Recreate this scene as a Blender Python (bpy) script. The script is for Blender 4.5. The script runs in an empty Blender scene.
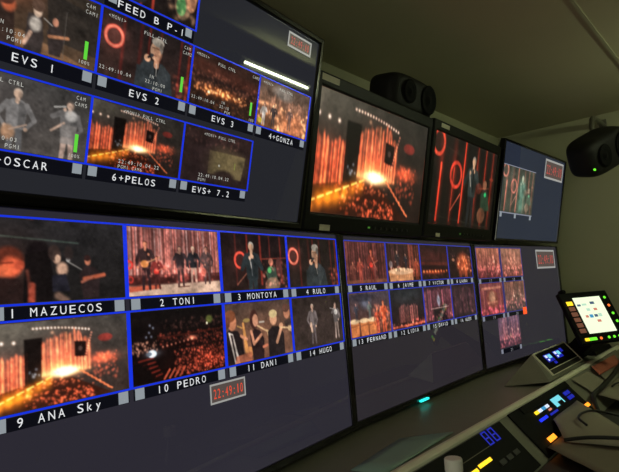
import bpy, bmesh, math, random
import numpy as np
from mathutils import Vector, Matrix

random.seed(7); RNG = np.random.RandomState(11)
SC = bpy.context.scene
COL = SC.collection
ZO = 1.35                                   # floor level sits this far under the seam of the monitor wall
SC.view_settings.view_transform = 'Standard'
SC.view_settings.look = 'None'

# ------------------------------------------------------------------ materials
def srgb(c):
    c = np.asarray(c, float) / 255.0
    return np.where(c <= 0.04045, c / 12.92, ((c + 0.055) / 1.055) ** 2.4)

def material(name, color, rough=0.5, metallic=0.0, emit=None, strength=1.0, spec=0.5, noise=0.0, nscale=8.0, bump=0.0, coat=0.0):
    m = bpy.data.materials.new(name); m.use_nodes = True
    nt = m.node_tree; b = nt.nodes['Principled BSDF']
    c = list(srgb(color)) + [1]
    b.inputs['Base Color'].default_value = c
    b.inputs['Roughness'].default_value = rough
    b.inputs['Metallic'].default_value = metallic
    b.inputs['Specular IOR Level'].default_value = spec
    if coat: b.inputs['Coat Weight'].default_value = coat; b.inputs['Coat Roughness'].default_value = .08
    if emit is not None:
        b.inputs['Emission Color'].default_value = list(srgb(emit)) + [1]
        b.inputs['Emission Strength'].default_value = strength
    if noise or bump:
        tc = nt.nodes.new('ShaderNodeTexCoord'); n = nt.nodes.new('ShaderNodeTexNoise')
        n.inputs['Scale'].default_value = nscale; n.inputs['Detail'].default_value = 5
        nt.links.new(tc.outputs['Object'], n.inputs['Vector'])
        if noise:
            r = nt.nodes.new('ShaderNodeMix'); r.data_type = 'RGBA'
            lo = [x * (1 - noise) for x in c[:3]] + [1]; hi = [min(1, x * (1 + noise)) for x in c[:3]] + [1]
            r.inputs['A'].default_value = lo; r.inputs['B'].default_value = hi
            nt.links.new(n.outputs['Fac'], r.inputs['Factor']); nt.links.new(r.outputs['Result'], b.inputs['Base Color'])
        if bump:
            bp = nt.nodes.new('ShaderNodeBump'); bp.inputs['Strength'].default_value = bump; bp.inputs['Distance'].default_value = .01
            nt.links.new(n.outputs['Fac'], bp.inputs['Height']); nt.links.new(bp.outputs['Normal'], b.inputs['Normal'])
    return m

def picture_material(name, strength=1.0, rough=.03):
    m = bpy.data.materials.new(name); m.use_nodes = True
    nt = m.node_tree; b = nt.nodes['Principled BSDF']
    b.inputs['Base Color'].default_value = (.006, .006, .008, 1)
    b.inputs['Roughness'].default_value = rough; b.inputs['Specular IOR Level'].default_value = .28
    a = nt.nodes.new('ShaderNodeAttribute'); a.attribute_name = 'picture'
    nt.links.new(a.outputs['Color'], b.inputs['Emission Color'])
    b.inputs['Emission Strength'].default_value = strength
    return m

def screen_material(name, color, color2=None):
    """dark lit panel: a faint backlight glow that varies slowly over the panel"""
    m = bpy.data.materials.new(name); m.use_nodes = True
    nt = m.node_tree; b = nt.nodes['Principled BSDF']
    b.inputs['Base Color'].default_value = (.006, .006, .008, 1)
    b.inputs['Roughness'].default_value = .02; b.inputs['Specular IOR Level'].default_value = .28
    b.inputs['Emission Strength'].default_value = 1.0
    tc = nt.nodes.new('ShaderNodeTexCoord'); n = nt.nodes.new('ShaderNodeTexNoise'); n.inputs['Scale'].default_value = 1.6
    mx = nt.nodes.new('ShaderNodeMix'); mx.data_type = 'RGBA'
    mx.inputs['A'].default_value = list(srgb(color)) + [1]
    mx.inputs['B'].default_value = list(srgb(color2 or [c * 1.15 for c in color])) + [1]
    nt.links.new(tc.outputs['Object'], n.inputs['Vector']); nt.links.new(n.outputs['Fac'], mx.inputs['Factor'])
    nt.links.new(mx.outputs['Result'], b.inputs['Emission Color'])
    return m

M = {}
M['bezel'] = material('bezel_gloss_black', (19, 18, 18), .16, spec=.5, noise=.15, nscale=30)
M['bezel_matt'] = material('bezel_matt_black', (15, 15, 14), .5, spec=.22, noise=.2, nscale=40, bump=.05)
M['housing'] = material('monitor_housing', (24, 24, 24), .6, noise=.2, nscale=30)
M['ceiling'] = material('ceiling_paint', (184, 178, 146), .75, noise=.08, nscale=3, bump=.04)
M['wall'] = material('wall_paint', (168, 166, 136), .7, noise=.06, nscale=4, bump=.03)
M['wall_dark'] = material('wall_front_dark', (84, 82, 66), .85, noise=.12, nscale=18, bump=.05)  # unseen operators' wall, darkened so the screens reflect little of it
M['floor'] = material('floor_vinyl', (50, 48, 44), .6, noise=.25, nscale=12)
M['desk'] = material('desk_laminate', (128, 128, 112), .42, noise=.08, nscale=22, bump=.02)
M['desk_dark'] = material('desk_dark_laminate', (44, 42, 36), .5, noise=.15, nscale=22)
M['desk_edge'] = material('desk_edge_beige', (250, 248, 222), .35, noise=.06, nscale=20)
M['panel'] = material('panel_black', (6, 6, 7), .6, spec=.12, noise=.2, nscale=60)
M['panel_rim'] = material('panel_rim_grey', (120, 116, 96), .5, noise=.1, nscale=40)
M['key_dark'] = material('key_dark', (44, 44, 44), .45, noise=.1, nscale=60)
M['paper'] = material('paper_white', (150, 145, 126), .85, noise=.07, nscale=9, bump=.12)
M['paper2'] = material('paper_cream', (126, 120, 102), .85, noise=.08, nscale=9, bump=.1)
M['paper_print'] = material('paper_print_red', (176, 96, 74), .85, noise=.25, nscale=40)
M['cable'] = material('cable_rubber', (16, 16, 15), .5, noise=.2, nscale=50)
M['speaker'] = material('speaker_shell', (22, 21, 18), .6, spec=.3, noise=.15, nscale=30, bump=.03)
M['cone'] = material('speaker_cone', (12, 12, 11), .8, spec=.15, noise=.2, nscale=40)
M['bracket'] = material('bracket_metal', (120, 118, 105), .4, .6, noise=.1, nscale=30)
M['sticker'] = material('sticker_white', (214, 208, 180), .6, noise=.12, nscale=60)
M['sticker_ink'] = material('sticker_ink', (96, 92, 78), .6, noise=.1, nscale=60)
M['teal'] = material('folder_teal', (140, 172, 160), .45, noise=.1, nscale=12)
M['cap'] = material('cap_white', (246, 244, 234), .4, noise=.04, nscale=30)
M['bottle'] = material('bottle_plastic', (66, 70, 64), .25, noise=.1, nscale=20)
M['lampbody'] = material('lamp_body', (70, 70, 66), .5, noise=.05, nscale=20)
M['tube'] = material('lamp_tube', (250, 250, 240), .3, emit=(238, 250, 204), strength=120)
M['text'] = material('caption_white', (10, 10, 10), .3, emit=(236, 238, 240))
M['text_dim'] = material('caption_grey', (10, 10, 10), .3, emit=(150, 152, 158))
M['overlay'] = material('overlay_white', (10, 10, 10), .3, emit=(196, 196, 188))
M['tally'] = material('tally_grey', (10, 10, 10), .3, emit=(142, 150, 156))
M['tally_dim'] = material('tally_grey_dim', (10, 10, 10), .3, emit=(128, 132, 146))
M['blue'] = material('border_blue', (4, 4, 10), .3, emit=(22, 52, 226))
M['blue2'] = material('border_blue_dim', (4, 4, 10), .3, emit=(44, 56, 176))
M['blue3'] = material('border_violet', (4, 4, 10), .3, emit=(62, 58, 132))
M['capbar'] = material('caption_bar', (4, 4, 6), .08, emit=(12, 13, 20))
M['clockgrey'] = material('clock_frame', (10, 10, 10), .3, emit=(158, 158, 154))
M['clockface'] = material('clock_face', (10, 10, 10), .2, emit=(86, 74, 70))
M['clockred'] = material('clock_red', (10, 10, 10), .3, emit=(240, 78, 52))
M['clockred_dim'] = material('clock_red_dim', (10, 10, 10), .3, emit=(196, 74, 66))
M['meter'] = material('meter_green', (5, 10, 5), .3, emit=(96, 214, 62))
M['pic'] = picture_material('live_picture'); M['pic_matt'] = picture_material('live_picture_matt', 1.0, .55)
def glow(name, c, s=1.0): return material(name, (12, 12, 12), .35, emit=c, strength=s)
M['g_green'] = glow('led_green', (110, 235, 50), 1.3); M['g_orange'] = glow('led_orange', (255, 120, 50), 1.3)
M['g_yellow'] = glow('led_yellow', (250, 205, 40), 1.5); M['g_blue'] = glow('led_blue', (26, 48, 240), 1.2)
M['g_blue_dim'] = glow('readout_blue', (24, 34, 170)); M['g_cyan'] = glow('led_cyan', (40, 235, 220), 2.0); M['g_white'] = glow('led_white', (225, 235, 255), 1.0)
M['g_dimred'] = glow('key_dim_red', (112, 70, 52)); M['g_dimgreen'] = glow('key_dim_green', (60, 110, 40))
M['g_screen'] = glow('touch_screen', (236, 246, 212), 1.15); M['g_cyanscreen'] = glow('small_display', (120, 220, 235), 1.0)
M['g_red'] = glow('tally_red', (255, 90, 40), 1.2); M['icon_blue'] = glow('icon_blue', (60, 150, 200)); M['icon_dark'] = glow('icon_dark', (70, 92, 120))
M['icon_red'] = glow('icon_red', (214, 130, 110)); M['icon_pale'] = glow('icon_pale', (190, 226, 200)); M['g_amber'] = glow('led_amber', (255, 150, 40), 2.0)

# ------------------------------------------------------------------ object helpers
def thing(name, label, cat, mat, group=None):
    o = bpy.data.objects.new(name, None); COL.objects.link(o)
    o.empty_display_size = .05; o.matrix_world = mat
    o['label'] = label; o['category'] = cat
    if group: o['group'] = group
    return o

def link(name, me, mat, parent=None, mtx=None, label=None):
    if mat is not None: me.materials.append(mat)
    o = bpy.data.objects.new(name, me); COL.objects.link(o)
    if parent is not None: o.parent = parent
    if mtx is not None: o.matrix_local = mtx
    if label: o['label'] = label
    return o

def obj(name, bm, mat, parent=None, mtx=None, label=None, smooth=False, bevel=0, seg=2):
    bmesh.ops.recalc_face_normals(bm, faces=bm.faces[:])
    me = bpy.data.meshes.new(name); bm.to_mesh(me); bm.free()
    if smooth:
        for p in me.polygons: p.use_smooth = True
    o = link(name, me, mat, parent, mtx, label)
    if bevel:
        b = o.modifiers.new('bevel', 'BEVEL'); b.width = bevel; b.segments = seg; b.limit_method = 'ANGLE'; b.angle_limit = math.radians(40)
    return o

def tag(o, label, cat, group=None):
    o['label'] = label; o['category'] = cat
    if group: o['group'] = group
    return o

def struct(o): o['kind'] = 'structure'; return o

def box(bm, x0, x1, y0, y1, z0, z1):
    vs = [bm.verts.new((x, y, z)) for z in (z0, z1) for y in (y0, y1) for x in (x0, x1)]
    for f in ((0, 1, 3, 2), (4, 6, 7, 5), (0, 4, 5, 1), (2, 3, 7, 6), (0, 2, 6, 4), (1, 5, 7, 3)):
        bm.faces.new([vs[i] for i in f])
    return bm

def prism(bm, poly, axis, a, b):
    """poly: 2-D outline; extruded along axis (0=x,1=y,2=z) from a to b"""
    def mk(p, t):
        if axis == 0: return (t, p[0], p[1])
        if axis == 1: return (p[0], t, p[1])
        return (p[0], p[1], t)
    A = [bm.verts.new(mk(p, a)) for p in poly]; B = [bm.verts.new(mk(p, b)) for p in poly]
    bm.faces.new(A); bm.faces.new(B[::-1])
    for i in range(len(poly)):
        j = (i + 1) % len(poly); bm.faces.new((A[i], A[j], B[j], B[i]))
    return bm

def hexa(bm, bottom, top):
    A = [bm.verts.new(p) for p in bottom]; B = [bm.verts.new(p) for p in top]
    n = len(A); bm.faces.new(A[::-1]); bm.faces.new(B)
    for i in range(n):
        j = (i + 1) % n; bm.faces.new((A[i], A[j], B[j], B[i]))
    return bm

def revolve(bm, prof, c=(0, 0, 0), n=28, axis='z'):
    rings = []
    for r, h in prof:
        ring = []
        for k in range(n):
            a = 2 * math.pi * k / n
            q = (r * math.cos(a), r * math.sin(a), h)
            if axis == 'y': q = (q[0], q[2], q[1])
            ring.append(bm.verts.new((c[0] + q[0], c[1] + q[1], c[2] + q[2])))
        rings.append(ring)
    for A, B in zip(rings[:-1], rings[1:]):
        for k in range(n): bm.faces.new((A[k], A[(k + 1) % n], B[(k + 1) % n], B[k]))
    bm.faces.new(rings[0]); bm.faces.new(rings[-1][::-1])
    return bm

def tube(bm, pts, r, n=8):
    pts = [Vector(p) for p in pts]
    # Catmull-Rom refine
    fine = []
    for i in range(len(pts) - 1):
        p0 = pts[max(i - 1, 0)]; p1 = pts[i]; p2 = pts[i + 1]; p3 = pts[min(i + 2, len(pts) - 1)]
        for s in range(8):
            t = s / 8
            fine.append(.5 * ((2 * p1) + (p2 - p0) * t + (2 * p0 - 5 * p1 + 4 * p2 - p3) * t * t + (3 * p1 - p0 - 3 * p2 + p3) * t ** 3))
    fine.append(pts[-1]); rings = []
    for i, p in enumerate(fine):
        d = (fine[min(i + 1, len(fine) - 1)] - fine[max(i - 1, 0)]).normalized()
        s = d.cross(Vector((0, 0, 1)));  s = s.normalized() if s.length > 1e-5 else Vector((1, 0, 0)); u = s.cross(d)
        rings.append([bm.verts.new(p + r * (math.cos(2 * math.pi * k / n) * s + math.sin(2 * math.pi * k / n) * u)) for k in range(n)])
    for A, B in zip(rings[:-1], rings[1:]):
        for k in range(n): bm.faces.new((A[k], A[(k + 1) % n], B[(k + 1) % n], B[k]))
    bm.faces.new(rings[0]); bm.faces.new(rings[-1][::-1])
    return bm

def frame_matrix(x, y, z, yaw, tilt):
    """local x along the screen, local -y out of the screen, local z up the screen; tilt>0 leans the top towards the operators"""
    ux = Vector((math.cos(yaw), math.sin(yaw), 0)); n = Vector((math.sin(yaw), -math.cos(yaw), 0))
    up = math.sin(tilt) * n + math.cos(tilt) * Vector((0, 0, 1)); face = ux.cross(up)
    m = Matrix.Identity(4)
    for i in range(3): m[i][0] = ux[i]; m[i][1] = -face[i]; m[i][2] = up[i]
    m[0][3] = x; m[1][3] = y; m[2][3] = z + ZO
    return m

YAW = -.1
ROOM = frame_matrix(0, 0, 0, YAW, 0)        # x along the monitor wall, -y towards the operators, z up
def R(lx, ly, z): return Vector((lx, -ly, z))
def at(lx, ly, z, rz=0): return ROOM @ Matrix.Translation(R(lx, ly, z)) @ Matrix.Rotation(rz, 4, 'Z')

# ------------------------------------------------------------------ lettering
GL = {}
def glyph(ch):
    if ch in GL: return GL[ch]
    cu = bpy.data.curves.new('g', 'FONT'); cu.body = ch; cu.size = 1.0; cu.resolution_u = 3; cu.offset = -.004
    o = bpy.data.objects.new('g', cu); COL.objects.link(o)
    dg = bpy.context.evaluated_depsgraph_get(); me = bpy.data.meshes.new_from_object(o.evaluated_get(dg))
    v = np.zeros(len(me.vertices) * 3); me.vertices.foreach_get('co', v); v = v.reshape(-1, 3)
    f = [list(p.vertices) for p in me.polygons]
    bpy.data.objects.remove(o); bpy.data.curves.remove(cu); bpy.data.meshes.remove(me)
    GL[ch] = (v, f); return GL[ch]

def text_into(V, F, s, x, z, pitch, cap, y, width=.66):
    """monospaced line of text, left edge x, baseline z, on the plane y"""
    for i, ch in enumerate(s):
        if ch == ' ': continue
        v, f = glyph(ch)
        if not len(v): continue
        x0, x1 = v[:, 0].min(), v[:, 0].max(); w = x1 - x0
        sx = cap / .729
        if w * sx > width * pitch or ch in 'AEFGHKLMNOPRSTUVXYZBCD': sx = width * pitch / w
        if ch == 'I': sx = cap / .729
        cx = x + (i + .5) * pitch
        b = len(V)
        for q in v: V.append((cx + (q[0] - (x0 + x1) / 2) * sx, y, z + q[1] * cap / .729))
        for q in f: F.append([b + k for k in q])

def text_obj(name, lines, mat, parent, y):
    V, F = [], []
    for s, x, z, pitch, cap in lines: text_into(V, F, s, x, z, pitch, cap, y)
    me = bpy.data.meshes.new(name); me.from_pydata(V, [], F)
    return link(name, me, mat, parent)

# ------------------------------------------------------------------ picture painter (stage footage shown on the tiles)
PW, PH = 288, 162
class Pic:
    def __init__(s, c0, c1=None):
        yy, xx = np.mgrid[0:PH, 0:PW]; s.x = (xx + .5) / PW * 16 / 9; s.y = (yy + .5) / PH
        c0 = np.array(c0, float); c1 = np.array(c1 if c1 is not None else c0, float)
        s.a = c0 + (c1 - c0) * s.y[..., None]
    def blend(s, m, c, al=1.0):
        m = np.clip(m * al, 0, 1)[..., None]; s.a = s.a * (1 - m) + np.array(c, float) * m; return s
    def add(s, m, c): s.a = s.a + m[..., None] * np.array(c, float); return s
    def ell(s, cx, cy, rx, ry, c, al=1, soft=.15, rot=0):
        cx *= 16 / 9; rx *= 16 / 9; dx, dy = s.x - cx, s.y - cy; co, si = math.cos(rot), math.sin(rot)
        u = (dx * co + dy * si) / rx; v = (-dx * si + dy * co) / ry; d = np.sqrt(u * u + v * v)
        return s.blend(np.clip((1 - d) / soft + .5, 0, 1), c, al)
    def glow(s, cx, cy, rx, ry, c, k=1.0):
        u = (s.x - cx * 16 / 9) / (rx * 16 / 9); v = (s.y - cy) / ry
        return s.add(k * np.exp(-(u * u + v * v)), c)
    def ring(s, cx, cy, r, w, c, al=1):
        d = np.abs(np.hypot(s.x - cx * 16 / 9, s.y - cy) - r)
        s.glow(cx, cy, r * .9, r * 1.6, np.array(c) * .12)
        return s.blend(np.clip((w - d) / (w * .6) + .5, 0, 1), c, al)
    def line(s, x0, y0, x1, y1, w, c, al=1, w1=None, soft=.006):
        x0 *= 16 / 9; x1 *= 16 / 9; dx, dy = x1 - x0, y1 - y0; L = dx * dx + dy * dy + 1e-9
        t = np.clip(((s.x - x0) * dx + (s.y - y0) * dy) / L, 0, 1)
        d = np.hypot(s.x - x0 - t * dx, s.y - y0 - t * dy); ww = w + ((w1 if w1 is not None else w) - w) * t
        return s.blend(np.clip((ww / 2 - d) / soft + .5, 0, 1), c, al)
    def poly(s, pts, c, al=1):
        X, Y = s.x, s.y; ins = np.zeros(X.shape, bool); n = len(pts)
        for i in range(n):
            x0, y0 = pts[i][0] * 16 / 9, pts[i][1]; x1, y1 = pts[(i + 1) % n][0] * 16 / 9, pts[(i + 1) % n][1]
            cr = ((y0 > Y) != (y1 > Y)); ins ^= cr & (X < (x1 - x0) * (Y - y0) / (y1 - y0 + 1e-12) + x0)
        m = ins.astype(float); k = m.copy()
        for dy, dx in ((0, 1), (0, -1), (1, 0), (-1, 0)): k += np.roll(m, (dy, dx), (0, 1))
        return s.blend(k / 5, c, al)
    def dots(s, pts, r, c, k=1.0):
        for (px, py) in pts:
            s.glow(px, py, r * 9 / 16, r, c, k)
        return s
    def streaks(s, x0, x1, top, bot, c, freq=60, k=1.0, seed=0, arch=0.0, sharp=3.0):
        """vertical bead-curtain streaks between x0..x1 with a ragged top"""
        r = np.random.RandomState(seed); n = 240
        base = r.rand(n); col = np.interp(s.x * 9 / 16 * freq * 2, np.arange(n), base) ** sharp
        ragged = r.rand(n); rg = np.interp(s.x * 9 / 16 * freq, np.arange(n), ragged)
        ux = (s.x * 9 / 16 - x0) / (x1 - x0); tp = top + arch * (2 * ux - 1) ** 2 + .10 * rg
        m = ((ux > 0) & (ux < 1)).astype(float) * np.clip((s.y - tp) / .04, 0, 1) * np.clip((bot - s.y) / .02, 0, 1)
        vn = np.interp(s.y * 30 + 7 * np.floor(s.x * freq), np.arange(1200), np.random.RandomState(seed + 5).rand(1200))
        return s.add(m * (col * .9 + .1) * (.55 + .6 * vn) * k, c)
    def crowd(s, x0, x1, y0, y1, c, n=150, r=.012, k=.8, seed=0):
        q = np.random.RandomState(seed); g = np.zeros(s.y.shape)
        for i in range(n):
            px, py = x0 + (x1 - x0) * q.rand(), y0 + (y1 - y0) * q.rand(); rr = r * (.6 + .8 * q.rand()); a = .4 + .6 * q.rand()
            ix, iy = (px - s.x[0, 0] * 9 / 16) * PW, py * PH; w = int(rr * PH * 3) + 1
            ya, yb, xa, xb = max(0, int(iy) - w), min(PH, int(iy) + w), max(0, int(ix) - w), min(PW, int(ix) + w)
            if ya >= yb or xa >= xb: continue
            u = (s.x[ya:yb, xa:xb] - px * 16 / 9) / rr; v = (s.y[ya:yb, xa:xb] - py) / rr
            g[ya:yb, xa:xb] += a * np.exp(-u * u - v * v)
        return s.add(np.clip(g, 0, 1.3) * k, c)
    def grain(s, amt=6, seed=0):
        """uneven stage light over everything, then a slight lens softness"""
        q = np.random.RandomState(seed)
        def smooth(nx, ny):
            g = q.randn(ny + 2, nx + 2); yy = np.linspace(0, ny, PH); xx = np.linspace(0, nx, PW); y0 = yy.astype(int); x0 = xx.astype(int); fy = (yy - y0)[:, None]; fx = (xx - x0)[None]
            fy = fy * fy * (3 - 2 * fy); fx = fx * fx * (3 - 2 * fx)
            return (g[y0][:, x0] * (1 - fx) + g[y0][:, x0 + 1] * fx) * (1 - fy) + (g[y0 + 1][:, x0] * (1 - fx) + g[y0 + 1][:, x0 + 1] * fx) * fy
        s.a = np.clip(s.a, 0, 330) * (1 + .10 * smooth(12, 8) + .06 * smooth(34, 22) + .05 * smooth(90, 54))[..., None] + amt * .5 * smooth(60, 40)[..., None]
        for ax in (0, 1):
            s.a = (s.a * 1.4 + np.roll(s.a, 1, ax) + np.roll(s.a, -1, ax)) / 3.4
        return s
    def fig(s, cx, foot, h, coat, skin, hair, arm=None, leg=None, face=1, instrument=None):
        """standing figure, h tall in picture heights"""
        w = h * 9 / 16; leg = leg if leg is not None else coat
        s.line(cx - .045 * w, foot - .5 * h, cx - .075 * w, foot, .105 * h, leg, w1=.06 * h); s.line(cx + .045 * w, foot - .5 * h, cx + .085 * w, foot, .105 * h, leg, w1=.06 * h)
        s.poly([(cx - .15 * w, foot - .80 * h), (cx - .06 * w, foot - .85 * h), (cx + .06 * w, foot - .85 * h), (cx + .15 * w, foot - .80 * h), (cx + .12 * w, foot - .44 * h), (cx - .12 * w, foot - .44 * h)], coat)
        s.line(cx, foot - .88 * h, cx, foot - .82 * h, .06 * h, skin)
        s.ell(cx, foot - .945 * h, .060 * h * 9 / 16, .062 * h, hair); s.ell(cx - .012 * w * face, foot - .925 * h, .046 * h * 9 / 16, .052 * h, skin); s.ell(cx + .03 * w, foot - .92 * h, .03 * h * 9 / 16, .05 * h, [v * .72 for v in skin], .6, .5)
        s.poly([(cx + .02 * w, foot - .84 * h), (cx + .14 * w, foot - .80 * h), (cx + .11 * w, foot - .46 * h), (cx + .03 * w, foot - .46 * h)], [v * .72 for v in coat], .8)
        a = arm or [(.22, -.62, .08, -.72), (-.22, -.6, -.2, -.45)]
        for k, (ex, ey, hx, hy) in enumerate(a):
            sx = .13 if ex > 0 else -.13
            s.line(cx + sx * w, foot - .79 * h, cx + ex * w, foot + ey * h, .075 * h, coat); s.line(cx + ex * w, foot + ey * h, cx + hx * w, foot + hy * h, .06 * h, coat, w1=.045 * h)
            s.ell(cx + hx * w, foot + hy * h, .028 * w, .03 * h, skin)
        if instrument == 'guitar':
            s.ell(cx - .03 * w, foot - .52 * h, .10 * w, .075 * h, (206, 128, 70)); s.line(cx, foot - .54 * h, cx + .36 * w, foot - .66 * h, .025 * h, (190, 130, 90))
        if instrument == 'redguitar':
            s.ell(cx - .03 * w, foot - .52 * h, .10 * w, .075 * h, (220, 60, 50)); s.line(cx, foot - .54 * h, cx + .36 * w, foot - .66 * h, .025 * h, (220, 120, 90))
        return s
    def out(s, w, h):
        a = np.clip(s.a, 0, 255); iy = np.clip(((np.arange(h)) / (h - 1) * (PH - 1)), 0, PH - 1); ix = np.clip(((np.arange(w)) / (w - 1) * (PW - 1)), 0, PW - 1)
        k = max(1, int(round(PW / w)))
        if k > 1:
            c = np.cumsum(np.pad(a, ((k, 0), (0, 0), (0, 0)), mode='edge'), 0); a = np.vstack([(c[k:] - c[:-k]) / k])
            c = np.cumsum(np.pad(a, ((0, 0), (k, 0), (0, 0)), mode='edge'), 1); a = (c[:, k:] - c[:, :-k]) / k
        y0 = np.floor(iy).astype(int); x0 = np.floor(ix).astype(int); y1 = np.minimum(y0 + 1, PH - 1); x1 = np.minimum(x0 + 1, PW - 1)
        fy = (iy - y0)[:, None, None]; fx = (ix - x0)[None, :, None]
        return (a[y0][:, x0] * (1 - fx) + a[y0][:, x1] * fx) * (1 - fy) + (a[y1][:, x0] * (1 - fx) + a[y1][:, x1] * fx) * fy

RED = (228, 74, 40)
def p_stage(bright=1.0, haze=0):
    p = Pic((34 + haze, 30 + haze, 26 + haze), (26 + haze, 15 + haze, 11 + haze)); p.x = p.x + .09 * 16 / 9
    p.glow(.12, .05, .35, .25, (40, 38, 32))  # grey top-left haze: matte screen reflection painted into the picture
    p.streaks(.06, .33, .31, .80, (236, 84, 46), 70, 1.5, 1, -.05, 2.2); p.glow(.15, .6, .15, .2, (70, 18, 8))
    p.streaks(.42, .78, .07, .66, (246, 96, 54), 70, 1.45, 2, .16, 2.2); p.glow(.58, .45, .15, .2, (80, 24, 12))
    p.line(.6, .16, .6, .4, .012, (250, 170, 110), .7)
    p.poly([(.31, .2), (.43, .2), (.42, .72), (.31, .76)], (14, 9, 8), .9)
    p.crowd(.34, .41, .52, .64, (150, 170, 190), 9, .012, .8, 3)
    p.poly([(0, .80), (.45, .68), (.62, .70), (.95, 1), (0, 1)], (46, 18, 10), .8)
    p.glow(.58, .635, .13, .05, (255, 190, 110), 1.0); p.glow(.575, .63, .07, .045, (255, 235, 190), 1.2); p.glow(.55, .56, .1, .07, (200, 90, 40), .7)
    p.poly([(.655, .28), (.745, .30), (.745, .49), (.655, .47)], (16, 10, 9), .95); p.ell(.70, .38, .015, .03, (60, 44, 40))
    p.dots([(.02 + .075 * i, .20 + .008 * i) for i in range(4)], .017, (255, 205, 180), 1.1)
    p.dots([(.37 + .40 * t, .085 + .07 * t * t) for t in np.linspace(0, 1, 17)], .011, (255, 190, 165), 1.2)
    p.dots([(.79 - .006 * i, .2 + .032 * i) for i in range(11)], .010, (230, 120, 90), .9)
    p.dots([(.5 + .035 * i, .15 + .14 * abs(math.sin(i * 1.7))) for i in range(1)], .02, (255, 170, 120), .4)
    for i, t in enumerate(np.linspace(0, 1, 8)):
        x, y = .01 + .44 * t, .95 - .26 * t; p.line(x, y, x + .04, y - .024, .014, (255, 205, 110), .9); p.glow(x + .01, y + .03, .03, .07, (170, 92, 20), .9)
    p.glow(.22, .85, .12, .09, (120, 70, 10), .8)
    for i, t in enumerate(np.linspace(0, 1, 8)):
        x, y = .70 + .22 * t, .64 + .27 * t; p.line(x - .012, y, x + .022, y + .03, .020, (246, 120, 74), .95); 
    p.crowd(.3, .8, .83, 1.0, (215, 84, 52), 150, .011, .8, 4); p.crowd(.8, 1.0, .46, .82, (190, 62, 36), 60, .016, .6, 6)
    p.glow(.88, .54, .10, .06, (190, 60, 30), .9); p.crowd(.42, .72, .7, .78, (220, 100, 60), 30, .01, .8, 8); p.ell(.90, .28, .06, .05, (120, 40, 34), .8)
    p.crowd(.25, .45, .72, .8, (200, 80, 50), 24, .01, .7, 9)
    p.a *= bright; return p.grain(4, 1)

def p_singer_full(tint=None):
    p = Pic((22, 19, 17), (20, 16, 13))
    for x, w, a in ((.115, .035, 1), (.30, .012, .75), (.45, .028, .95), (.80, .014, .7), (.93, .012, .5), (.66, .014, .5)):
        p.line(x, .0 if x > .3 else .33, x - .01, .95, w, (214, 62, 40), a); p.glow(x, .5, .03, .6, (70, 14, 8))
    p.ring(.06, .11, .13, .022, (240, 80, 56)); p.ring(.335, .41, .14, .022, (240, 70, 50))
    p.line(.30, .82, .42, .62, .018, (222, 92, 66), .9); p.line(.02, .90, .9, .97, .006, (90, 84, 70), .7); p.line(.1, .12, .4, .18, .006, (92, 80, 66), .6)
    p.line(.22, .1, .22, .95, .006, (80, 60, 50), .5); p.line(.9, .1, .9, .95, .006, (80, 60, 50), .5)
    p.ell(.83, .56, .055, .09, (60, 44, 38)); p.ell(.82, .44, .035, .06, (150, 96, 70)); p.poly([(.76, .55), (.88, .52), (.94, .75), (.78, .78)], (44, 62, 44))
    p.ell(.84, .56, .02, .03, (60, 210, 120)); p.ell(.80, .83, .07, .10, (120, 74, 52), .8); p.line(.72, .5, .9, .47, .008, (220, 120, 80), .8); p.ell(.93, .35, .04, .02, (150, 60, 40), .8)
    p.fig(.60, 1.0, .86, (46, 52, 50), (206, 158, 122), (150, 140, 128), arm=[(.22, -.60, .03, -.80), (-.26, -.62, -.1, -.77)], leg=(32, 32, 32))
    p.line(.575, .22, .59, .6, .012, (60, 66, 64)); p.line(.545, .35, .575, .5, .014, (214, 196, 176)); p.line(.60, .3, .61, .55, .03, (20, 22, 22))
    p.ell(.72, .5, .05, .07, (150, 60, 44), .5)
    if tint == 'pale':
        g = p.a.mean(-1, keepdims=True); p.a = p.a * .55 + g * .35 + np.array([46, 52, 44]); p.ell(.6, .6, .12, .4, (120, 196, 160), .35, .8)
    return p.grain(3, 2)

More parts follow.
